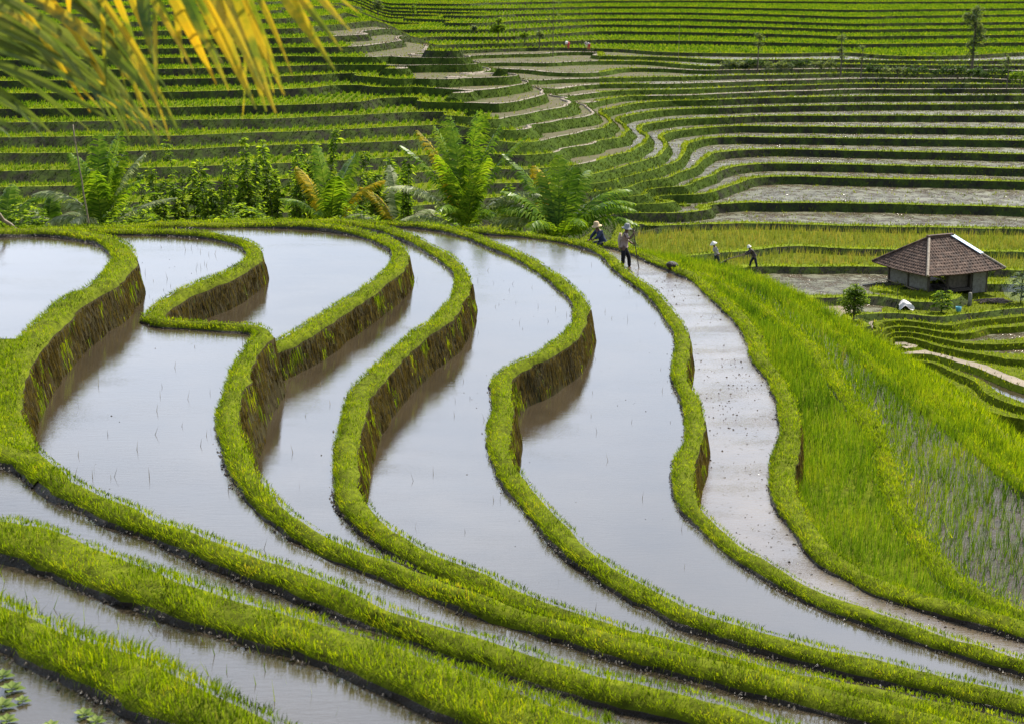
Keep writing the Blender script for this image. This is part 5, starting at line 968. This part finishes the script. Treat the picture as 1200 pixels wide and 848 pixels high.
B += [((a[0] + 9, a[1]), (b_[0] + 14, b_[1] - 5), (c[0] + 9, c[1] - 22), w_ * .6) for a, b_, c, w_ in B[1:9]]
hanging('palm_frond', 'yellow-orange palm leaflets hanging straight down from the top edge', [(-300, -190), (60, -95), (440, -62)], B, yb, 9, (6.0, 6.9))

# ------------------------------------------------------------------ small things in and on the water
pads = random.Random(4)
M['pad'] = leafmat('floating_leaf', [(.25, (.06, .10, .02)), (.5, (.14, .20, .04)), (.8, (.26, .30, .09))], 2, trans=.3)
for i, (x, y, s) in enumerate([(3, 793, .11), (14, 808, .12), (2, 828, .13), (26, 822, .08), (98, 838, .10), (112, 846, .09), (8, 845, .10), (60, 852, .09), (128, 856, .08)]):
    c = at(x, y, LV['P0'] + .006); mb = MB()
    for k in range(9):
        a = k * 2.4; L = s * (1 - .05 * k); d = Vector((math.cos(a), math.sin(a), .15 + .06 * k)); leaf(mb, (0, 0, .004 + .002 * k), d, L, L * .75, droop=.05)
    o = mb.build('floating_plant', M['pad']); o.location = c; tag(o, f'pale green floating leaf rosette in the lower left pond, {ORD[i]} from the far end', 'water plant', 'floating leaf rosettes in the lower left pond')
def debris(ring, z, n, smin, smax, name, m, hmax=.02, seed=1):
    r = np.random.default_rng(seed); ring = np.asarray([(p[0], p[1]) for p in ring]); x0, y0 = ring.min(0); x1, y1 = ring.max(0); x0, x1 = max(x0, -25), min(x1, 30); P = np.column_stack([r.uniform(x0, x1, n * 6), r.uniform(max(y0, 6), min(y1, 62), n * 6)])
    P = P[inpoly(P[:, 0], P[:, 1], ring)]; Q = np.column_stack([P, np.full(len(P), z)]); Q = Q[inframe(Q, 20)]; cl_ = vnoise(Q[:, 0], Q[:, 1], 1.3, seed); Q = Q[r.random(len(Q)) < cl_ ** 2 * 1.8][:n]; V = []; F = []
    for p in Q:
        s = r.uniform(smin, smax); k = len(V); a = r.uniform(0, 6.28); c, sn = math.cos(a), math.sin(a); e_ = r.uniform(.3, 1)
        for (u, v) in ((-1, -e_ * .5), (1, -e_ * .4), (.8, e_ * .5), (-.7, e_ * .6)): V.append((p[0] + (u * c - v * sn) * s, p[1] + (u * sn + v * c) * s, p[2] - .004))
        V.append((p[0], p[1], p[2] + s * r.uniform(.2, .7) * (hmax / .02)))
        F += [(k, k + 1, k + 4), (k + 1, k + 2, k + 4), (k + 2, k + 3, k + 4), (k + 3, k, k + 4)]
    return kind(mesh_np(name, V, F, m), 'stuff')
debris(between('g', 'f'), 0, 1500, .012, .045, 'mud_clods', M['wetmud'], seed=3)
for k_, (lo, hi, z) in enumerate((('f', 'e', LV['P6']), ('e', 'd', LV['P5']))): debris(between(lo, hi), z, 110, .012, .03, 'floating_twigs', M['wetmud'], .02, seed=10 + k_)
debris(ring4, LV['P4'], 90, .012, .03, 'floating_twigs', M['wetmud'], seed=20); debris(list(LINE['b'][::2]) + list(LINE['a'][::-2]), LV['P3'], 110, .012, .028, 'floating_twigs', M['wetmud'], seed=21)
# lone grass shoots standing in the ponds
for k_, (ring, z, n) in enumerate(((between('f', 'e'), LV['P6'], 60), (between('e', 'd'), LV['P5'], 90), (ring4, LV['P4'], 90), (list(LINE['b'][::2]) + list(LINE['a'][::-2]), LV['P3'], 170), (list(LINE['k'][::2]) + list(LINE['l'][::-2]), LV['P1'], 160))):
    r0 = np.asarray([(p[0], p[1]) for p in ring]); x0, y0 = r0.min(0); x1, y1 = r0.max(0); P = np.column_stack([rng.uniform(max(x0, -25), min(x1, 30), n * 5), rng.uniform(max(y0, 6), min(y1, 60), n * 5)]); P = P[inpoly(P[:, 0], P[:, 1], r0)]; Q = np.column_stack([P, np.full(len(P), z)]); Q = Q[inframe(Q, 20)][:n]
    kind(blades('pond_shoots', Q, rng.uniform(.05, .20, len(Q)), np.full(len(Q), .009), rng.uniform(.1, .5, len(Q)), M['straw'] if k_ != 4 else M['grass']), 'stuff')
